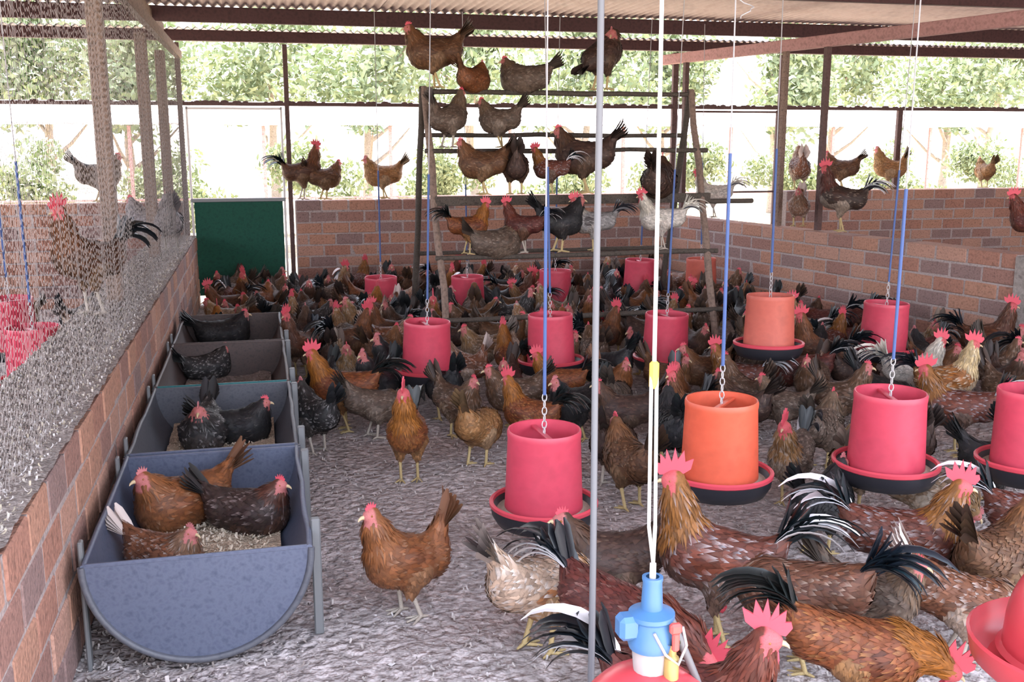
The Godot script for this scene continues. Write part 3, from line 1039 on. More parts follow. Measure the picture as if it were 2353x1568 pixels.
# regions: 0 back, 1 breast, 2 hackle, 3 head, 4 thigh, 5 wing, 6 tail base
func pose(kind: String) -> Dictionary:
	if pose_cache.has(kind): return pose_cache[kind]
	var cock := kind.begins_with("r")
	var rump := Vector3(-0.082, 0.21, 0); var chest := Vector3(0.062, 0.202, 0)
	var nb := Vector3(0.095, 0.235, 0); var nm := Vector3(0.122, 0.288, 0); var hd := Vector3(0.145, 0.338, 0)
	var fd := Vector3(1, -0.12, 0)
	var tl0 := Vector3(-0.105, 0.24, 0); var tl1 := Vector3(-0.155, 0.31, 0)
	var hipy := 0.165
	var legs := true
	var hr := 0.0245
	var rs := 1.1
	match kind:
		"tall":
			rump = Vector3(-0.078, 0.192, 0); chest = Vector3(0.052, 0.218, 0)
			nb = Vector3(0.085, 0.26, 0); nm = Vector3(0.108, 0.325, 0); hd = Vector3(0.122, 0.385, 0)
			tl0 = Vector3(-0.105, 0.225, 0); tl1 = Vector3(-0.132, 0.315, 0)
		"peck":
			rump = Vector3(-0.095, 0.225, 0); chest = Vector3(0.075, 0.178, 0)
			nb = Vector3(0.11, 0.195, 0); nm = Vector3(0.165, 0.165, 0); hd = Vector3(0.2, 0.105, 0)
			fd = Vector3(0.75, -0.8, 0)
			tl0 = Vector3(-0.11, 0.25, 0); tl1 = Vector3(-0.165, 0.335, 0)
		"sit":
			rump = Vector3(-0.095, 0.085, 0); chest = Vector3(0.06, 0.08, 0)
			nb = Vector3(0.085, 0.115, 0); nm = Vector3(0.11, 0.155, 0); hd = Vector3(0.13, 0.195, 0)
			tl0 = Vector3(-0.12, 0.11, 0); tl1 = Vector3(-0.185, 0.165, 0)
			legs = false; rs = 1.16
		"preen":
			rump = Vector3(-0.075, 0.185, 0); chest = Vector3(0.05, 0.24, 0)
			nb = Vector3(0.07, 0.28, 0); nm = Vector3(0.075, 0.33, 0.02); hd = Vector3(0.04, 0.345, 0.05)
			fd = Vector3(-0.8, -0.6, 0.3)
			tl0 = Vector3(-0.1, 0.17, 0); tl1 = Vector3(-0.155, 0.135, 0)
		"rstand":
			rump = Vector3(-0.11, 0.275, 0); chest = Vector3(0.09, 0.265, 0)
			nb = Vector3(0.125, 0.315, 0); nm = Vector3(0.158, 0.395, 0); hd = Vector3(0.182, 0.46, 0)
			tl0 = Vector3(-0.145, 0.305, 0); tl1 = Vector3(-0.19, 0.35, 0)
		"rtall":
			rump = Vector3(-0.105, 0.262, 0); chest = Vector3(0.075, 0.29, 0)
			nb = Vector3(0.108, 0.345, 0); nm = Vector3(0.128, 0.435, 0); hd = Vector3(0.142, 0.51, 0)
			tl0 = Vector3(-0.14, 0.295, 0); tl1 = Vector3(-0.18, 0.345, 0)
		"rpeck":
			rump = Vector3(-0.11, 0.28, 0); chest = Vector3(0.095, 0.235, 0)
			nb = Vector3(0.135, 0.265, 0); nm = Vector3(0.215, 0.25, 0); hd = Vector3(0.275, 0.2, 0)
			fd = Vector3(0.9, -0.5, 0)
			tl0 = Vector3(-0.145, 0.315, 0); tl1 = Vector3(-0.185, 0.365, 0)
	if cock:
		hipy = 0.215; hr = 0.032; rs = 1.19
	fd = fd.normalized()
	var back := Vector3(-1, -0.12, 0)
	var nfl := (nb - hd).normalized()
	var bones := [
		[rump, chest, 0.066 * rs, 0.077 * rs, 0, 0.03, back],
		[(rump + chest) / 2 + Vector3(0.015, -0.02, 0), chest + Vector3(0.012, -0.012, 0), 0.07 * rs, 0.07 * rs, 1, 0.03, Vector3(-0.6, -0.8, 0)],
		[nb, nm, 0.056 * rs, 0.04 * rs, 2, 0.04, nfl],
		[nm, hd, 0.04 * rs, hr, 2, 0.02, nfl],
		[hd, hd + fd * 0.016, hr, hr * 0.78, 3, 0.008, -fd],
		[tl0, tl1, 0.042 * rs, 0.02, 6, 0.035, (tl1 - tl0).normalized()]]
	for s in [-1.0, 1.0]:
		bones.append([chest + Vector3(-0.02, 0.012, 0.05 * s * rs), rump + Vector3(-0.03, -0.005, 0.042 * s), 0.036 * rs, 0.02, 5, 0.012, back])
		if legs:
			bones.append([Vector3(-0.005, hipy + 0.005, 0.042 * s), Vector3(0.012, hipy * 0.64, 0.045 * s), 0.05 * rs, 0.02, 4, 0.03, Vector3(-0.2, -1, 0)])
	var g := smooth_body(bones, 0.0095 if cock else 0.0085)
	g.hd = hd; g.fd = fd; g.hr = hr; g.tl0 = tl0; g.tl1 = tl1; g.cock = cock; g.bones = bones
	g.legs = []
	if legs:
		for s in [-1.0, 1.0]:
			var z: float = 0.045 * s
			var st: float = 0.014 * s
			var kn := Vector3(0.012, hipy * 0.66, z)
			var an := Vector3(-0.012 + st, 0.012, z * 0.95)
			g.legs.append([[kn + Vector3(0, 0.01, 0), kn, kn.lerp(an, 0.5), an], [0.016, 0.011, 0.0075, 0.008]])
			for t in [[0.055, 0.0], [0.045, 0.028], [0.045, -0.028], [-0.028, 0.004]]:
				g.legs.append([[an, an + Vector3(t[0] * 0.5, -0.004, t[1] * 0.5), an + Vector3(t[0], -0.008, t[1])], [0.0065, 0.0055, 0.003]])
			if cock: g.legs.append([[kn.lerp(an, 0.7), kn.lerp(an, 0.72) + Vector3(-0.022, 0.004, -0.006 * s)], [0.005, 0.001]])
	pose_cache[kind] = g
	return g

# linear colours: hackle, back, breast, thigh, wing, tail a, tail b, fleck, fleck share
var BREEDS := {
	russet = [[0.216, 0.0751, 0.0218], [0.18, 0.0619, 0.02], [0.194, 0.0721, 0.0264], [0.243, 0.113, 0.0522], [0.173, 0.0549, 0.0169], [0.143, 0.0558, 0.0253], [0.199, 0.107, 0.0615], [0.347, 0.196, 0.116], 0.12],
	brown = [[0.158, 0.0662, 0.0243], [0.107, 0.0464, 0.0197], [0.143, 0.0666, 0.0286], [0.17, 0.0941, 0.0484], [0.093, 0.0397, 0.0169], [0.0495, 0.0267, 0.019], [0.0851, 0.0471, 0.0242], [0.247, 0.149, 0.0873], 0.15],
	darkbrown = [[0.0713, 0.0332, 0.018], [0.0532, 0.0265, 0.0189], [0.071, 0.0367, 0.0215], [0.0918, 0.0537, 0.0347], [0.0568, 0.0264, 0.0188], [0.028, 0.0188, 0.0158], [0.0424, 0.0233, 0.018], [0.197, 0.126, 0.0901], 0.1],
	greybrown = [[0.141, 0.0877, 0.0534], [0.105, 0.0709, 0.0518], [0.14, 0.0981, 0.0714], [0.181, 0.135, 0.105], [0.0983, 0.0641, 0.045], [0.0558, 0.0405, 0.0329], [0.0906, 0.0677, 0.0525], [0.275, 0.222, 0.177], 0.22],
	buff = [[0.327, 0.17, 0.0565], [0.295, 0.142, 0.0504], [0.343, 0.185, 0.0805], [0.373, 0.233, 0.128], [0.271, 0.122, 0.0437], [0.114, 0.0699, 0.0349], [0.195, 0.116, 0.0552], [0.447, 0.292, 0.157], 0.15],
	buff_white = [[0.342, 0.185, 0.0889], [0.402, 0.279, 0.201], [0.359, 0.193, 0.0796], [0.39, 0.232, 0.119], [0.247, 0.0983, 0.0371], [0.0477, 0.0346, 0.0346], [0.396, 0.326, 0.291], [0.626, 0.568, 0.529], 0.33],
	buff_speckled = [[0.269, 0.155, 0.0677], [0.194, 0.124, 0.0718], [0.29, 0.202, 0.132], [0.351, 0.273, 0.203], [0.202, 0.124, 0.0714], [0.0803, 0.0541, 0.041], [0.318, 0.257, 0.205], [0.525, 0.448, 0.371], 0.35],
	brown_speckled = [[0.121, 0.0601, 0.0296], [0.085, 0.0469, 0.0279], [0.134, 0.0772, 0.0468], [0.155, 0.101, 0.0634], [0.0996, 0.05, 0.0272], [0.035, 0.0235, 0.0197], [0.113, 0.0672, 0.0443], [0.357, 0.268, 0.215], 0.28],
	black = [[0.0177, 0.0162, 0.0177], [0.0135, 0.0135, 0.0151], [0.0205, 0.0189, 0.0205], [0.0274, 0.0244, 0.0244], [0.0149, 0.0149, 0.0179], [0.00936, 0.0109, 0.0124], [0.0133, 0.0164, 0.0179], [0.0965, 0.0787, 0.0787], 0.08],
	black_fleck = [[0.0275, 0.0237, 0.0229], [0.0239, 0.0224, 0.0231], [0.0413, 0.0352, 0.0337], [0.0619, 0.0543, 0.0505], [0.0238, 0.023, 0.0246], [0.0106, 0.0137, 0.0152], [0.0407, 0.0407, 0.0445], [0.398, 0.38, 0.38], 0.26],
	black_russet = [[0.0861, 0.029, 0.0175], [0.0423, 0.0233, 0.0194], [0.0711, 0.033, 0.0216], [0.0779, 0.0398, 0.0284], [0.0388, 0.0198, 0.0183], [0.0206, 0.0176, 0.0176], [0.0343, 0.0305, 0.0305], [0.339, 0.268, 0.259], 0.2],
	white_rump = [[0.213, 0.114, 0.068], [0.172, 0.0654, 0.0311], [0.24, 0.134, 0.0881], [0.349, 0.257, 0.196], [0.136, 0.0559, 0.0292], [0.668, 0.578, 0.544], [0.559, 0.458, 0.413], [0.546, 0.475, 0.439], 0.28],
	grey = [[0.308, 0.278, 0.288], [0.244, 0.224, 0.234], [0.344, 0.314, 0.314], [0.38, 0.35, 0.35], [0.235, 0.215, 0.235], [0.162, 0.152, 0.162], [0.271, 0.251, 0.261], [0.518, 0.487, 0.497], 0.2],
	orange_cock = [[0.274, 0.0952, 0.0114], [0.173, 0.0477, 0.0135], [0.216, 0.0715, 0.0182], [0.257, 0.127, 0.0511], [0.13, 0.0348, 0.0127], [0.0134, 0.0164, 0.0164], [0.035, 0.0235, 0.0197], [0.351, 0.156, 0.0489], 0.18],
	maroon_cock = [[0.117, 0.0246, 0.0123], [0.0876, 0.0186, 0.0137], [0.0988, 0.031, 0.0187], [0.115, 0.0536, 0.032], [0.0758, 0.0173, 0.013], [0.008, 0.0111, 0.0123], [0.502, 0.479, 0.479], [0.246, 0.137, 0.113], 0.16],
	white_tail_cock = [[0.21, 0.0802, 0.0155], [0.111, 0.0306, 0.0183], [0.0922, 0.0398, 0.0275], [0.114, 0.0649, 0.0464], [0.117, 0.0248, 0.00935], [0.008, 0.0145, 0.017], [0.74, 0.728, 0.762], [0.424, 0.361, 0.361], 0.17],
	black_tail_cock = [[0.108, 0.039, 0.02], [0.115, 0.0424, 0.0218], [0.0994, 0.0499, 0.0309], [0.183, 0.115, 0.0764], [0.122, 0.0386, 0.0172], [0.008, 0.0137, 0.0197], [0.0104, 0.0309, 0.0424], [0.326, 0.229, 0.175], 0.2],
	speckled_cock = [[0.214, 0.107, 0.0389], [0.0979, 0.0675, 0.0522], [0.168, 0.115, 0.077], [0.236, 0.183, 0.145], [0.0843, 0.0539, 0.0386], [0.0104, 0.015, 0.0181], [0.273, 0.257, 0.273], [0.444, 0.373, 0.31], 0.36],
	cream_cock = [[0.576, 0.425, 0.223], [0.285, 0.114, 0.0331], [0.372, 0.251, 0.15], [0.408, 0.287, 0.206], [0.324, 0.113, 0.022], [0.0173, 0.0233, 0.0314], [0.0533, 0.0533, 0.0734], [0.686, 0.602, 0.476], 0.3],
	white_cock = [[0.6, 0.55, 0.469], [0.563, 0.522, 0.472], [0.528, 0.468, 0.417], [0.51, 0.45, 0.399], [0.545, 0.505, 0.444], [0.686, 0.641, 0.574], [0.0434, 0.0535, 0.0787], [0.679, 0.657, 0.626], 0.2],
	grey_cock = [[0.364, 0.333, 0.293], [0.217, 0.207, 0.207], [0.255, 0.225, 0.204], [0.273, 0.243, 0.222], [0.0907, 0.0806, 0.0806], [0.0268, 0.0268, 0.0328], [0.179, 0.179, 0.199], [0.518, 0.497, 0.487], 0.3],
	brown_cock = [[0.144, 0.0488, 0.0146], [0.0861, 0.0327, 0.0145], [0.1, 0.043, 0.0201], [0.142, 0.0772, 0.0392], [0.0718, 0.0261, 0.0123], [0.008, 0.0109, 0.0125], [0.0202, 0.0218, 0.0233], [0.216, 0.101, 0.0476], 0.14],
	partition_cock = [[0.0865, 0.0218, 0.0134], [0.0389, 0.0214, 0.0153], [0.208, 0.163, 0.132], [0.264, 0.203, 0.158], [0.0499, 0.021, 0.0134], [0.008, 0.00947, 0.0125], [0.699, 0.699, 0.722], [0.324, 0.253, 0.2], 0.16],
}

func k3(a: Array) -> Color:
	return Color(a[0], a[1], a[2])

func feather_blade(b: MB, p: Vector3, dir: Vector3, nrm: Vector3, ln: float, w: float, c0: Color, c1: Color):
	var t := (dir - nrm * dir.dot(nrm)).normalized()
	var s := nrm.cross(t) * w
	var s0 := b.v.size()
	var lift := nrm * ln * 0.14
	b.v.append(p - t * ln * 0.3 - nrm * 0.002); b.v.append(p + s + lift * 0.3 - nrm * 0.001); b.v.append(p - s + lift * 0.3 - nrm * 0.001); b.v.append(p + t * ln * 0.75 + lift)
	b.v.append(p + t * ln * 0.28 + lift * 0.9)
	var cs := c0 * 0.86
	for q in [[nrm, c0], [(nrm + s * 12.0).normalized(), cs], [(nrm - s * 12.0).normalized(), cs], [(nrm + t * 0.4).normalized(), c1], [nrm, c0.lerp(c1, 0.25)]]:
		b.n.append(q[0]); b.c.append(q[1])
	for x in [0, 1, 4, 0, 4, 2, 1, 3, 4, 2, 4, 3]: b.i.append(s0 + x)

# a long curved feather: points of its quill, half widths, the side it lies across
func quill(pts: Array, ws: Array, side: Vector3, c0: Color, c1: Color) -> ArrayMesh:
	var b := MB.new()
	quill_into(b, pts, ws, side, c0, c1)
	return b.mesh()

func quill_into(b: MB, pts: Array, ws: Array, side: Vector3, c0: Color, c1: Color):
	var m := pts.size()
	var s0 := b.v.size()
	for k in m:
		var t: Vector3 = (pts[mini(k + 1, m - 1)] - pts[maxi(k - 1, 0)]).normalized()
		var s := (side - t * side.dot(t)).normalized()
		var n := t.cross(s)
		var w: float = ws[k]
		b.v.append(pts[k] + s * w - n * w * 0.35); b.v.append(pts[k]); b.v.append(pts[k] - s * w - n * w * 0.35)
		b.n.append((n + s * 0.5).normalized()); b.n.append(n); b.n.append((n - s * 0.5).normalized())
		b.c.append(c1); b.c.append(c0); b.c.append(c1)
	for k in m - 1:
		for j in 2:
			var p := s0 + k * 3 + j
			for x in [p, p + 1, p + 3, p + 1, p + 4, p + 3]: b.i.append(x)

func make_bird(breed: String, kind: String) -> Node3D:
	var key := breed + "/" + kind
	if bird_cache.has(key): return bird_cache[key]
	var g := pose(kind)
	var B: Array = BREEDS[breed]
	var cock: bool = g.cock
	var r := RandomNumberGenerator.new()
	r.seed = hash(key)
	var nz := FastNoiseLite.new()
	nz.seed = r.randi() % 1000
	nz.frequency = 28.0
	nz.fractal_octaves = 2
	var o := Node3D.new()
	var col := [k3(B[1]), k3(B[2]), k3(B[0]), k3(B[0]), k3(B[3]), k3(B[4]), k3(B[1])]
	var fleck := k3(B[7])
	var share: float = B[8]
	var skin := Color(0.55, 0.1, 0.11) if cock else Color(0.5, 0.16, 0.15)
	var legc := Color(0.55, 0.42, 0.2) if r.randf() < 0.7 else Color(0.5, 0.44, 0.38)
	var V: PackedVector3Array = g.v
	var N: PackedVector3Array = g.n
	var R: PackedInt32Array = g.r
	var W: PackedVector3Array = g.w
	var hd: Vector3 = g.hd
	var fd: Vector3 = g.fd
	var b := MB.new()
	b.v = V.duplicate(); b.n = N.duplicate(); b.i = (g.i as PackedInt32Array).duplicate()
	for k in V.size():
		var c: Color = col[R[k]]
		var q := nz.get_noise_3dv(V[k]) * 0.5 + 0.5
		if q < share * 1.15 and R[k] != 3: c = c.lerp(fleck, 0.6)
		c = c * (0.82 + 0.36 * r.randf())
		if (V[k] - hd).dot(fd) > (-0.006 if cock else 0.0) and R[k] >= 2 and R[k] <= 3 and V[k].distance_to(hd) < 0.05: c = skin
		b.c.append(Color(c.r, c.g, c.b, 1))
	for l in g.legs: b.tube(l[0], l[1], 6, legc)
	var body := put(b.mesh(), "body", M.feather, o)
	body.set_meta("label", "feathered body on scaly legs" if g.legs.size() else "feathered body")
	# contour feathers
	var pb := MB.new()
	var cnt := 1700 if cock else 1150
	for k in cnt:
		var q := r.randi() % V.size()
		var rg := R[q]
		if rg == 3 or V[q].distance_to(hd) < 0.034: continue
		var c: Color = col[rg]
		c = c * r.randf_range(0.62, 1.4)
		var c1 := c * r.randf_range(0.6, 1.15)
		if r.randf() < share: c1 = fleck * r.randf_range(0.6, 1.1)
		if rg == 0 and cock and breed == "white_tail_cock" and r.randf() < 0.12: c1 = Color(0.3, 0.3, 0.33)
		c.a = 1; c1.a = 1
		var ln: float = [0.027, 0.023, 0.04, 0.02, 0.024, 0.038, 0.045][rg] * r.randf_range(0.8, 1.25) * (1.2 if cock else 1.0)
		var wd: float = [0.0095, 0.009, 0.005, 0.007, 0.009, 0.010, 0.010][rg] * (1.0 if not cock or rg == 2 else 1.1)
		feather_blade(pb, V[q], W[q] + Vector3(r.randfn(), r.randfn(), r.randfn()) * 0.16, N[q], ln, wd, c, c1)
	var pm := put(pb.mesh(), "plumage", M.plume, o)
	pm.set_meta("kind", "stuff")
	# tail
	var t0: Vector3 = g.tl0
	var t1: Vector3 = g.tl1
	var td := (t1 - t0).normalized()
	var ca := k3(B[5])
	var cb := k3(B[6])
	if not cock:
		for k in 10:
			var u := k / 9.0 * 2.0 - 1.0
			var s := -1.0 if k % 2 == 0 else 1.0
			var dd := (td + Vector3(0.1 - 0.35 * absf(u), 0.25 - 0.5 * absf(u), 0.2 * s * (0.3 + absf(u)))).normalized()
			var ln := 0.12 + 0.035 * (1.0 - absf(u)) + r.randf() * 0.01
			var st := t1 - td * 0.045 + Vector3(0, 0.0, 0.008 * s)
			var cc := ca.lerp(cb, r.randf() * 0.8)
			var q := quill([st, st + dd * ln * 0.4, st + dd * ln * 0.8 + Vector3(-0.004, 0, 0), st + dd * ln], [0.011, 0.018, 0.018, 0.005], Vector3(-0.35, 0.55, 0.75 * s), cc, cc * 0.85)
			put(q, "tail_feather", M.plume, o)
	else:
		# stiff main feathers, then long arching sickles on both sides
		for k in 8:
			var u := k / 7.0
			var s := -1.0 if k % 2 == 0 else 1.0
			var dd := Vector3(-0.75 + 0.5 * u, 0.5 + 0.5 * u, 0.14 * s).normalized()
			var ln := 0.17
			var st := t1 - td * 0.04
			put(quill([st, st + dd * ln * 0.5, st + dd * ln * 0.85, st + dd * ln], [0.012, 0.022, 0.02, 0.006], Vector3(-0.3, 0.6, 0.7 * s), ca, ca * 1.6), "tail_feather", M.gloss, o)
		for k in 11:
			var s := -1.0 if k % 2 == 0 else 1.0
			var u := r.randf()
			var ln := lerpf(0.2, 0.34, u)
			var up := lerpf(0.35, 1.0, u)
			var st := t1 - td * 0.03 + Vector3(0.01, 0, 0.016 * s)
			var pts := []
			var ws := []
			var p := st
			var an := 0.62 + 0.55 * up
			for q in 9:
				pts.append(p)
				ws.append([0.008, 0.014, 0.017, 0.018, 0.018, 0.016, 0.014, 0.01, 0.003][q])
				p += Vector3(-cos(an), sin(an), 0.12 * s * (1.0 - u * 0.5)) * ln / 8.0
				an -= 0.24 + 0.05 * r.randf()
			var white := r.randf() < (0.42 if breed in ["white_tail_cock", "partition_cock", "white_cock", "maroon_cock"] else 0.22)
			var cc := cb if white else ca
			put(quill(pts, ws, Vector3(0.1, 0.35, 0.95 * s), cc, cc * 1.3), "tail_feather", M.gloss, o)
	# head furniture
	var hr: float = g.hr
	var up := (Vector3.UP - fd * fd.y).normalized()
	if absf(fd.y) > 0.6: up = Vector3(-fd.y, fd.x, 0).normalized() * (1.0 if fd.x > 0 else -1.0)
	var side := fd.cross(up)
	var cm: Material = M.comb if cock or r.randf() < 0.55 else M.comb_pale
	var cs := 1.0 if cock else 0.5
	if cock: cs = r.randf_range(1.3, 1.55)
	var prof := []
	var pts2 := [[0.026, -0.004], [0.034, 0.012], [0.03, 0.022], [0.022, 0.014], [0.02, 0.04], [0.012, 0.018], [0.006, 0.05], [-0.002, 0.022], [-0.012, 0.052], [-0.016, 0.022], [-0.03, 0.045], [-0.03, 0.016], [-0.048, 0.026], [-0.04, 0.004], [-0.022, -0.006]]
	for q in pts2: prof.append(hd + up * (hr * 0.8 + q[1] * cs) + fd * (q[0] * cs + 0.006))
	var cmb := MB.new()
	var th := 0.0045 if cock else 0.003
	var mid := hd + up * (hr * 0.8 + 0.012 * cs) + fd * 0.0
	for k in prof.size():
		var p0: Vector3 = prof[k]
		var p1: Vector3 = prof[(k + 1) % prof.size()]
		cmb.tri(mid + side * th, p0 + side * th * 0.5, p1 + side * th * 0.5, Color.WHITE, side)
		cmb.tri(mid - side * th, p1 - side * th * 0.5, p0 - side * th * 0.5, Color.WHITE, -side)
		cmb.quad(p0 + side * th * 0.5, p0 - side * th * 0.5, p1 - side * th * 0.5, p1 + side * th * 0.5)
	put(cmb.mesh(), "comb", cm, o)
	var bs := Basis(fd, up, side)
	for s in [-1.0, 1.0]:
		var wm := MB.new()
		var wl := 0.033 * (1.0 if cock else 0.4)
		wm.ball(hd + fd * 0.02 - up * (hr * 0.75 + wl * 0.75) + side * 0.008 * s, Vector3(wl * 0.62, wl, 0.004), 8, Color.WHITE, bs)
		put(wm.mesh(), "wattle", cm, o)
		var em := MB.new()
		em.ball(hd + fd * 0.011 + up * 0.005 + side * (hr * 0.86) * s, Vector3(0.0042, 0.0042, 0.003), 6, Color.WHITE, bs)
		put(em.mesh(), "eye", M.eye, o)
	var bk := MB.new()
	var bp := hd + fd * (0.016 + hr * 0.62)
	bk.tube([bp - fd * 0.006, bp + fd * 0.008 + up * 0.001, bp + fd * 0.017 - up * 0.003, bp + fd * 0.021 - up * 0.008], [0.009, 0.0065, 0.0038, 0.001], 7)
	put(bk.mesh(), "beak", M.beak, o)
	bird_cache[key] = o
	return o

func bird(label: String, breed: String, kind: String, at: Vector3, turn: float, s: float, group := ""):
	var src := make_bird(breed, kind)
	var o: Node3D = src.duplicate()
	o.name = numbered("rooster" if kind.begins_with("r") else "hen")
	add_child(o)
	o.position = at
	o.rotation.y = turn
	o.scale = Vector3.ONE * s
	tag(o, label, "chicken", group)
	return o

const CROWD := {
	brown = "brown hen", darkbrown = "dark brown hen", greybrown = "dull grey-brown hen", brown_speckled = "brown hen with pale speckles",
	black = "black hen", black_fleck = "black hen flecked with white", buff_white = "buff and white hen", buff_speckled = "light speckled hen",
	russet = "russet hen", white_rump = "russet hen with whitish tail", orange_cock = "orange-necked rooster", maroon_cock = "maroon rooster", black_tail_cock = "brown rooster with blue-black tail",
	white_tail_cock = "mottled rooster with white in its tail", brown_cock = "dark rooster with red comb", speckled_cock = "speckled rooster"}

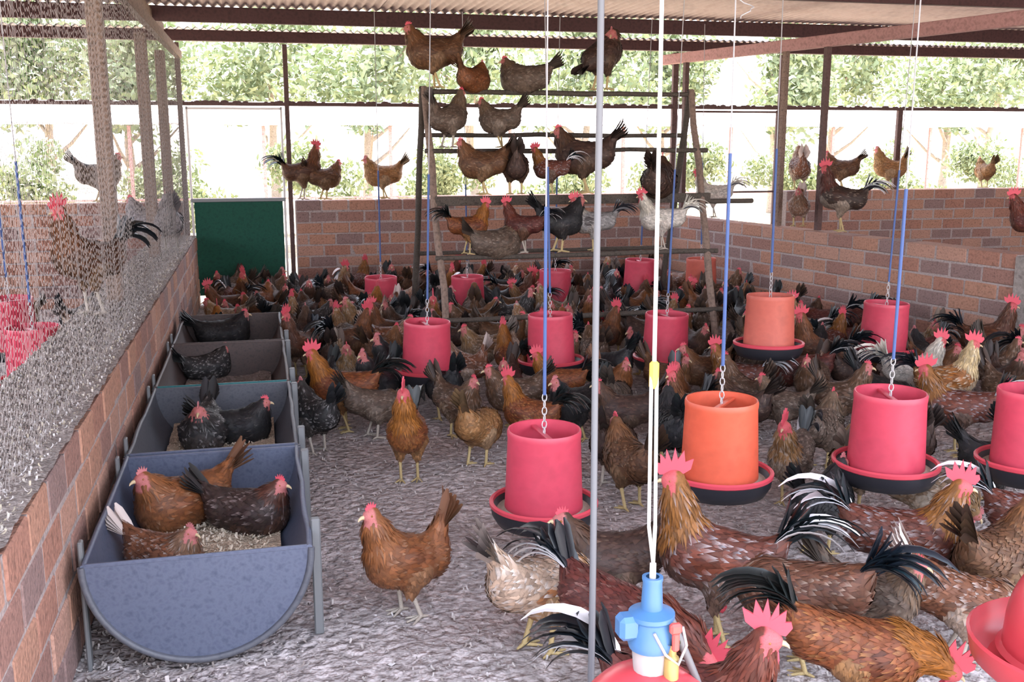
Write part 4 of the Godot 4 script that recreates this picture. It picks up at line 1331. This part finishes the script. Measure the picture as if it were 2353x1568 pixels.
const BIRDS := [
	["russet hen walking left with raised head in front of the nearest blue trough", "russet", "tall", 0.427, 0, -3.237, -2.78, 1.02],
	["orange rooster facing the camera with red comb, standing alone between trough and feeder", "orange_cock", "rtall", 0.63, 0, -4.635, -1.85, 0.9],
	["buff brown hen facing away at the edge of the open litter", "buff", "peck", 0.999, 0, -4.799, 0.93, 1],
	["black hen flecked with white, head low beside the second trough", "black_fleck", "stand", 0.234, 0, -5.2, 2.05, 1],
	["orange-necked rooster with bright red face turned left beside the troughs", "orange_cock", "rstand", 0.409, 0, -5.572, 2.86, 0.95],
	["grey-brown hen half hidden behind the orange rooster facing the camera", "greybrown", "peck", 0.548, 0, -5.408, 0.25, 0.95],
	["buff and white hen with raised tail, pecking in front of the nearest red feeder", "buff_white", "peck", 0.803, 0, -2.9, 0.39, 1.12],
	["dark brown hen with pink face just behind the grey hose", "darkbrown", "stand", 1.079, 0, -3.022, 3.06, 1.12],
	["maroon rooster with arched black and white tail, bending left of the water valve", "maroon_cock", "rpeck", 0.955, 0, -2.591, -0.88, 1],
	["tall rooster with orange neck, big pink comb and white-streaked tail, facing left", "white_tail_cock", "rtall", 1.37, 0, -2.815, 2.69, 1.06],
	["mottled rooster with white-patched wing, facing right among the birds at right", "white_tail_cock", "rstand", 2.089, 0, -2.914, -0.53, 0.98],
	["brown hen with its back to the camera beside the mottled rooster at right", "brown", "stand", 2.325, 0, -2.721, 0.34, 1.15],
	["brown rooster bent left under its long blue-black tail", "black_tail_cock", "rpeck", 1.552, 0, -2.602, 2.34, 1],
	["hen with pale pink face peering out behind the blue-black tail", "greybrown", "stand", 1.797, 0, -2.649, -0.77, 0.95],
	["white-tailed maroon hen pecking in front of the bell drinker at the right edge", "white_rump", "peck", 2.063, 0, -2.537, -0.51, 1],
	["orange and brown rooster cropped by the bottom edge, pink comb, near right corner", "orange_cock", "rpeck", 1.526, 0, -2.296, -0.41, 0.92],
	["dark red rooster with a huge pink comb at the bottom edge beside the water valve", "maroon_cock", "rstand", 0.94, 0, -2.091, -0.56, 1],
	["speckled rooster with pink comb facing the camera right of the orange feeder", "speckled_cock", "rstand", 2.236, 0, -3.917, -2.35, 0.86],
	["buff speckled hen seen from behind, left of the red feeder at right", "buff_speckled", "tall", 2.438, 0, -3.779, 0.82, 1],
	["small tan hen with a black and white tail under the red feeder at right", "buff_speckled", "peck", 2.579, 0, -3.458, -0.38, 1],
	["rooster with a glossy black and white tail at the right edge", "white_tail_cock", "rstand", 2.708, 0, -2.982, -0.74, 0.9],
	["mottled black and russet rooster with pink face behind the red feeder at right", "white_tail_cock", "rstand", 3.429, 0, -4.379, 2.56, 0.95],
	["cream-hackled rooster with a spiky pink comb turned right", "cream_cock", "rtall", 3.77, 0, -4.947, -0.48, 0.9],
	["dark rooster with red comb standing at the foot of the brick partition, right edge", "black_tail_cock", "rtall", 4.826, 0, -5.948, -0.68, 0.95],
	["white rooster with raised white tail feathers behind the red feeder at right", "white_cock", "rstand", 3.75, 0, -5.242, -0.18, 0.9],
	["dark brown rooster with bright red comb beside the salmon feeder", "brown_cock", "rtall", 3.446, 0, -5.752, 2.57, 0.95],
	["brown hen standing right of the grey hose, facing away", "brown", "stand", 1.533, 0, -4.051, 1.73, 1.05],
	["dark maroon hen just behind the hose, head hidden", "darkbrown", "peck", 1.553, 0, -4.361, 0.88, 1],
	["dark hen with pink face turned left between hose and white cord", "darkbrown", "stand", 1.818, 0, -4.901, 2.87, 1],
	["black hen with grey-pink face behind the nearest red feeder", "black", "stand", 1.609, 0, -5.11, -2.75, 1],
	["brown speckled hen with pink face left of the blue cord", "brown_speckled", "stand", 1.343, 0, -5.402, 3.07, 1],
	["light speckled hen between two red feeders in the middle row", "buff_speckled", "stand", 1.449, 0, -6.692, -3.01, 1],
	["black hen with tail to the camera below the red feeder of the middle row", "black", "peck", 0.991, 0, -5.689, 1.75, 1],
	["white-breasted hen below the red feeder of the middle row", "buff_white", "stand", 1.586, 0, -6.588, -1.98, 0.95],
	["black and white rooster facing the orange feeder from behind", "white_tail_cock", "rstand", 2.729, 0, -5.446, 2.5, 0.82],
	["brown hen with its head raised behind the orange feeder", "brown", "stand", 2.632, 0, -5.711, 3.06, 1],
	["grey-faced brown hen in the group right of the orange feeder", "brown_speckled", "stand", 3.142, 0, -5.322, -2.37, 1],
	["russet speckled hen with pink face turned right in the same group", "brown_speckled", "tall", 3.076, 0, -4.897, -0.82, 1],
	["rooster with pink wattles bending left in the group below the salmon feeder", "maroon_cock", "rpeck", 3.158, 0, -5.469, 2.79, 0.9],
	["black hen in deep shade between the hose cord and the orange feeder", "black", "stand", 1.896, 0, -4.472, 1.34, 1.1],
	["dark hen behind the right foot of the speckled rooster", "greybrown", "stand", 2.633, 0, -4.363, 0.68, 1],
	["black-backed hen at the right edge under the cropped red feeder", "black", "stand", 3.118, 0, -3.708, -0.44, 1],
	["brown striped hen facing right, right edge below the partition", "brown_speckled", "tall", 4.423, 0, -5.359, -0.52, 0.95],
	["black cock feeding beside the nearest orange feeder, tail up", "black", "stand", 2.07, 0, -3.398, 0.5, 1],
	["large brown hen standing at the left end of the top perch", "brown", "stand", 1.318, 1.972, -7.8, 3.01, 1.28],
	["small rust hen hunched on the top perch", "russet", "sit", 1.609, 1.96, -7.8, 0.84, 1],
	["grey-brown hen hunched on the top perch, facing left", "greybrown", "sit", 2.006, 1.96, -7.8, 2.63, 1.15],
	["dark brown hen preening on the top perch behind the hose", "darkbrown", "preen", 2.623, 1.972, -7.8, 0.55, 1.25],
	["dark hen with stretched red head on the second perch, left", "greybrown", "tall", 1.378, 1.535, -7.62, 0.52, 1.05],
	["grey hen with tail cocked up on the second perch", "greybrown", "stand", 1.775, 1.535, -7.62, 2.56, 1],
	["chestnut hen pointing left on the third perch", "brown", "stand", 1.588, 1.2, -7.35, 2.89, 1.1],
	["dark speckled hen seen from behind on the third perch", "darkbrown", "tall", 1.826, 1.2, -7.35, 1.41, 1],
	["white-necked bird with blue-black wing on the third perch", "white_tail_cock", "rstand", 2.101, 1.2, -7.35, 2.6, 0.7],
	["large dark hen facing left on the third perch beside the hose", "darkbrown", "stand", 2.359, 1.2, -7.35, 2.69, 1.35],
	["dark hen hunched at the right end of the third perch", "darkbrown", "sit", 2.937, 1.18, -7.35, 1.02, 1.35],
	["orange rooster facing right on the low perch", "orange_cock", "rstand", 1.432, 0.79, -7.18, 0.15, 0.75],
	["grey-brown hen hunched on the low perch beside the orange rooster", "greybrown", "sit", 1.645, 0.77, -7.18, 0.3, 1.15],
	["dark rooster with red face on the low perch left of the blue cord", "maroon_cock", "rstand", 1.849, 0.79, -7.18, 2.54, 0.75],
	["black hen on the low perch beside the blue cord", "black", "stand", 2.112, 0.79, -7.18, 0.06, 1.1],
	["grey rooster with red comb on the low perch at the hose", "grey_cock", "rstand", 2.379, 0.79, -7.18, 2.91, 0.8],
	["white rooster with bright red head on the low perch at right", "white_cock", "rstand", 2.916, 0.79, -7.18, 2.79, 0.85],
	["rooster with red head standing on the far wall beside the green door", "brown_cock", "rtall", 0.419, 1.01, -10.42, 0.13, 1],
	["brown hen beside the rooster on the far wall", "brown", "stand", 0.628, 1.01, -10.42, 0.29, 1.05],
	["buff hen with raised tail alone on the far wall, facing left", "buff", "stand", 1.221, 1.01, -10.42, 3.02, 1.15],
	["white-necked brown hen on the far wall of the right pen, seen from behind", "white_rump", "tall", 5.841, 1.04, -10.42, 1.23, 1.2],
	["brown hen with cocked tail on the far wall behind the partition rooster", "brown", "stand", 6.365, 1.04, -10.42, 2.51, 1.15],
	["buff hen facing left on the far wall of the right pen", "buff", "tall", 6.968, 1.04, -10.42, 2.55, 1.15],
	["small orange-buff hen hunched on the far wall at right", "buff", "stand", 8.23, 1.04, -10.42, 1.43, 0.95],
	["dark hen on the far wall behind the left wooden post", "greybrown", "stand", -1.473, 1.01, -10.42, 0.14, 1.25],
	["tall dark rooster with white tail patch standing on the brick partition", "partition_cock", "rtall", 4.74, 0.835, -7.731, 2.56, 1.02],
	["small pale brown hen perched on the brick partition, facing the camera", "white_rump", "stand", 4.66, 0.835, -8.291, -2.17, 0.95],
	["pale rooster with dark tail on the far end of the brick partition", "white_cock", "rstand", 4.37, 0.835, -9.436, 2.67, 0.9],
	["red-faced dark rooster at the right edge on the brick partition", "maroon_cock", "rstand", 5.2, 0.835, -6.035, 2.43, 0.8],
	["large dark russet rooster behind the wire on the left wall", "brown_cock", "rtall", -0.86, 0.712, -5.572, -2.38, 1.05],
	["grey hen behind the wire on the left wall near its far end", "grey", "stand", -0.86, 0.712, -8.635, 2.54, 1.2],
	["pale grey hen at the far end of the left wall", "grey", "tall", -0.72, 0.712, -8.807, 1.83, 1.1],
	["large russet hen sitting in the nearest trough with pale comb", "russet", "sit", -0.339, 0.165, -3.873, -2.58, 1.1],
	["dark speckled hen sitting beside the russet hen in the nearest trough", "black_russet", "sit", -0.093, 0.165, -3.743, -0.41, 0.95],
	["pale-rumped russet hen low behind the end plate of the nearest trough", "white_rump", "sit", -0.364, 0.165, -3.399, -0.63, 0.85],
	["dark mottled hen facing the camera in the second trough", "black_fleck", "sit", -0.304, 0.165, -4.872, -1.65, 1.1],
	["black hen with pink face turned right in the second trough", "black", "sit", -0.15, 0.165, -4.935, 0.03, 0.95],
	["black hen with white wing edge in the third trough", "black_fleck", "sit", -0.354, 0.165, -6.36, 0.49, 0.88],
	["black hen with cocked tail in the fourth trough", "black", "sit", -0.288, 0.165, -7.375, 0.21, 1.1],
	["dark hen behind the wire near the red feeders of the left pen", "black", "stand", -1.391, 0, -7.4, -2.61, 1.1],
	["white-flecked black hen behind the wire of the left pen", "black_fleck", "stand", -1.31, 0, -6.6, 0.72, 1],
	["cream and black hen behind the wire of the left pen beside the red feeder", "buff_white", "stand", -1.325, 0, -8.2, 0.33, 1],
]

func crowd(x0: float, x1: float, z0: float, z1: float, want: int, gap: float, place: String, taken: Array, seed_: int):
	var r := RandomNumberGenerator.new()
	r.seed = seed_
	var hens := ["brown", "darkbrown", "darkbrown", "greybrown", "brown_speckled", "brown_speckled", "black", "black", "black_fleck", "buff_white", "buff_speckled", "russet", "white_rump", "darkbrown", "brown"]
	var cocks := ["orange_cock", "maroon_cock", "black_tail_cock", "white_tail_cock", "brown_cock", "speckled_cock"]
	var made := 0
	var tries := 0
	while made < want and tries < 6000:
		tries += 1
		var p := Vector2(r.randf_range(x0, x1), r.randf_range(z0, z1))
		# keep on this side of the partition
		if x1 > 3.5:
			var edge := PA.x + (PB.x - PA.x) * (p.y - PA.z) / (PB.z - PA.z) - 0.47
			if p.x > edge: continue
		var ok := true
		for q in taken:
			if p.distance_to(q) < gap: ok = false; break
		if not ok: continue
		taken.append(p)
		made += 1
		var breed: String
		var kind: String
		if r.randf() < 0.2:
			breed = cocks[r.randi() % cocks.size()]
			kind = ["rstand", "rstand", "rtall", "rpeck"][r.randi() % 4]
		else:
			breed = hens[r.randi() % hens.size()]
			kind = ["stand", "stand", "stand", "peck", "tall"][r.randi() % 5]
		bird("%s %s" % [CROWD[breed], place], breed, kind, Vector3(p.x, 0, p.y), r.randf() * TAU, r.randf_range(0.88, 1.06) * (0.86 if kind.begins_with("r") else 1.0), "chickens " + place)

func place_birds():
	var taken := []
	for q in BIRDS:
		var at := Vector3(q[3], q[4], q[5])
		bird(q[0], q[1], q[2], at, q[6], q[7])
		if q[4] < 0.01: taken.append(Vector2(q[3], q[5]))
	for c in get_children():
		if str(c.name).begins_with("tube_feeder"): taken.append(Vector2(c.position.x, c.position.z))
	for p in [[1.22, -6.75], [3.2, -6.75], [1.27, -8.8], [3.56, -8.8]]: taken.append(Vector2(p[0], p[1]))
	crowd(0.3, 4.3, -10.08, -7.1, 112, 0.265, "in the packed crowd before the far wall", taken, 91)
	crowd(-0.34, 0.35, -10.08, -7.75, 22, 0.25, "on the floor before the green door", taken, 92)
	crowd(0.95, 5.0, -7.1, -4.75, 84, 0.285, "in the flock around the middle feeders", taken, 93)
	crowd(2.1, 4.3, -4.9, -3.6, 10, 0.4, "among the birds at the middle right", taken, 94)
	crowd(0.2, 1.0, -7.7, -5.6, 9, 0.3, "on the floor beside the dark troughs", taken, 95)
	crowd(-3.0, -1.42, -9.6, -4.6, 22, 0.36, "behind the netting in the left pen", taken, 96)

# ---------------------------------------------------------------- loose litter
func shaving_mesh(curl: float) -> ArrayMesh:
	var b := MB.new()
	var pts := []
	for k in 5:
		var a := curl * k / 4.0
		pts.append(Vector3(sin(a), (1.0 - cos(a)) * 0.6, 0.0) if curl > 0.1 else Vector3(k / 4.0, 0.05, 0))
	for k in 4:
		b.quad(pts[k] + Vector3(0, 0, 0.22), pts[k + 1] + Vector3(0, 0, 0.22), pts[k + 1] - Vector3(0, 0, 0.22), pts[k] - Vector3(0, 0, 0.22))
	return b.mesh()

func scatter(called: String, label: String, n: int, x0: float, x1: float, z0: float, z1: float, y: float, sz: float, cols: Array, seed_: int, curl: float, parent: Node = null):
	var r := RandomNumberGenerator.new()
	r.seed = seed_
	var mm := MultiMesh.new()
	mm.transform_format = MultiMesh.TRANSFORM_3D
	mm.use_colors = true
	mm.mesh = shaving_mesh(curl)
	mm.instance_count = n
	for k in n:
		var s := sz * r.randf_range(0.5, 1.5)
		var bs := Basis(Vector3.UP, r.randf() * TAU) * Basis(Vector3.FORWARD, r.randf_range(-0.4, 0.4))
		mm.set_instance_transform(k, Transform3D(bs.scaled(Vector3.ONE * s), Vector3(r.randf_range(x0, x1), y + r.randf() * 0.006, r.randf_range(z0, z1))))
		var c: Array = cols[r.randi() % cols.size()]
		var f := r.randf_range(0.75, 1.15)
		mm.set_instance_color(k, Color(c[0] * f, c[1] * f, c[2] * f))
	var o := MultiMeshInstance3D.new()
	o.multimesh = mm
	o.material_override = M.shaving
	if parent:
		o.name = called
		parent.add_child(o, true)
		o.set_meta("kind", "stuff")
	else:
		o.name = numbered(called)
		add_child(o)
		tag(o, label, "litter", "", "stuff")
	return o

func build_litter():
	var pale := [[0.5, 0.46, 0.44], [0.42, 0.38, 0.36], [0.54, 0.51, 0.5], [0.3, 0.26, 0.24], [0.38, 0.345, 0.33]]
	scatter("floor_shavings", "pale wood shavings strewn over the grey dirt floor", 22000, -0.6, 5.0, -7.0, -1.6, 0.004, 0.011, pale, 61, 1.6)
	scatter("dark_scraps", "dark scraps and droppings on the open litter floor", 1100, -0.6, 4.5, -6.5, -1.6, 0.004, 0.014, [[0.1, 0.08, 0.075], [0.16, 0.13, 0.12]], 62, 0.8)
	scatter("pale_feathers", "small white feathers lying on the litter floor", 90, 0.1, 3.5, -5.5, -1.8, 0.006, 0.028, [[0.7, 0.68, 0.68]], 63, 0.5)
	scatter("ledge_shavings", "straw and shavings lying along the ledge of the left wall", 12000, -0.98, -0.62, -10.2, -0.8, 0.694, 0.0095, [[0.44, 0.4, 0.36], [0.38, 0.35, 0.34], [0.52, 0.49, 0.48], [0.28, 0.24, 0.22], [0.4, 0.35, 0.27]], 64, 1.8)
	scatter("bedding_shavings", "cream shavings bedding the near troughs", 5200, -0.44, -0.01, -5.2, -3.06, 0.172, 0.012, [[0.7, 0.61, 0.49], [0.6, 0.52, 0.41], [0.76, 0.68, 0.57]], 65, 1.6)
	scatter("wall_foot_straw", "scruffy straw at the foot of the left wall below the trough", 900, -0.6, -0.25, -3.4, -2.2, 0.006, 0.018, pale, 66, 1.4)
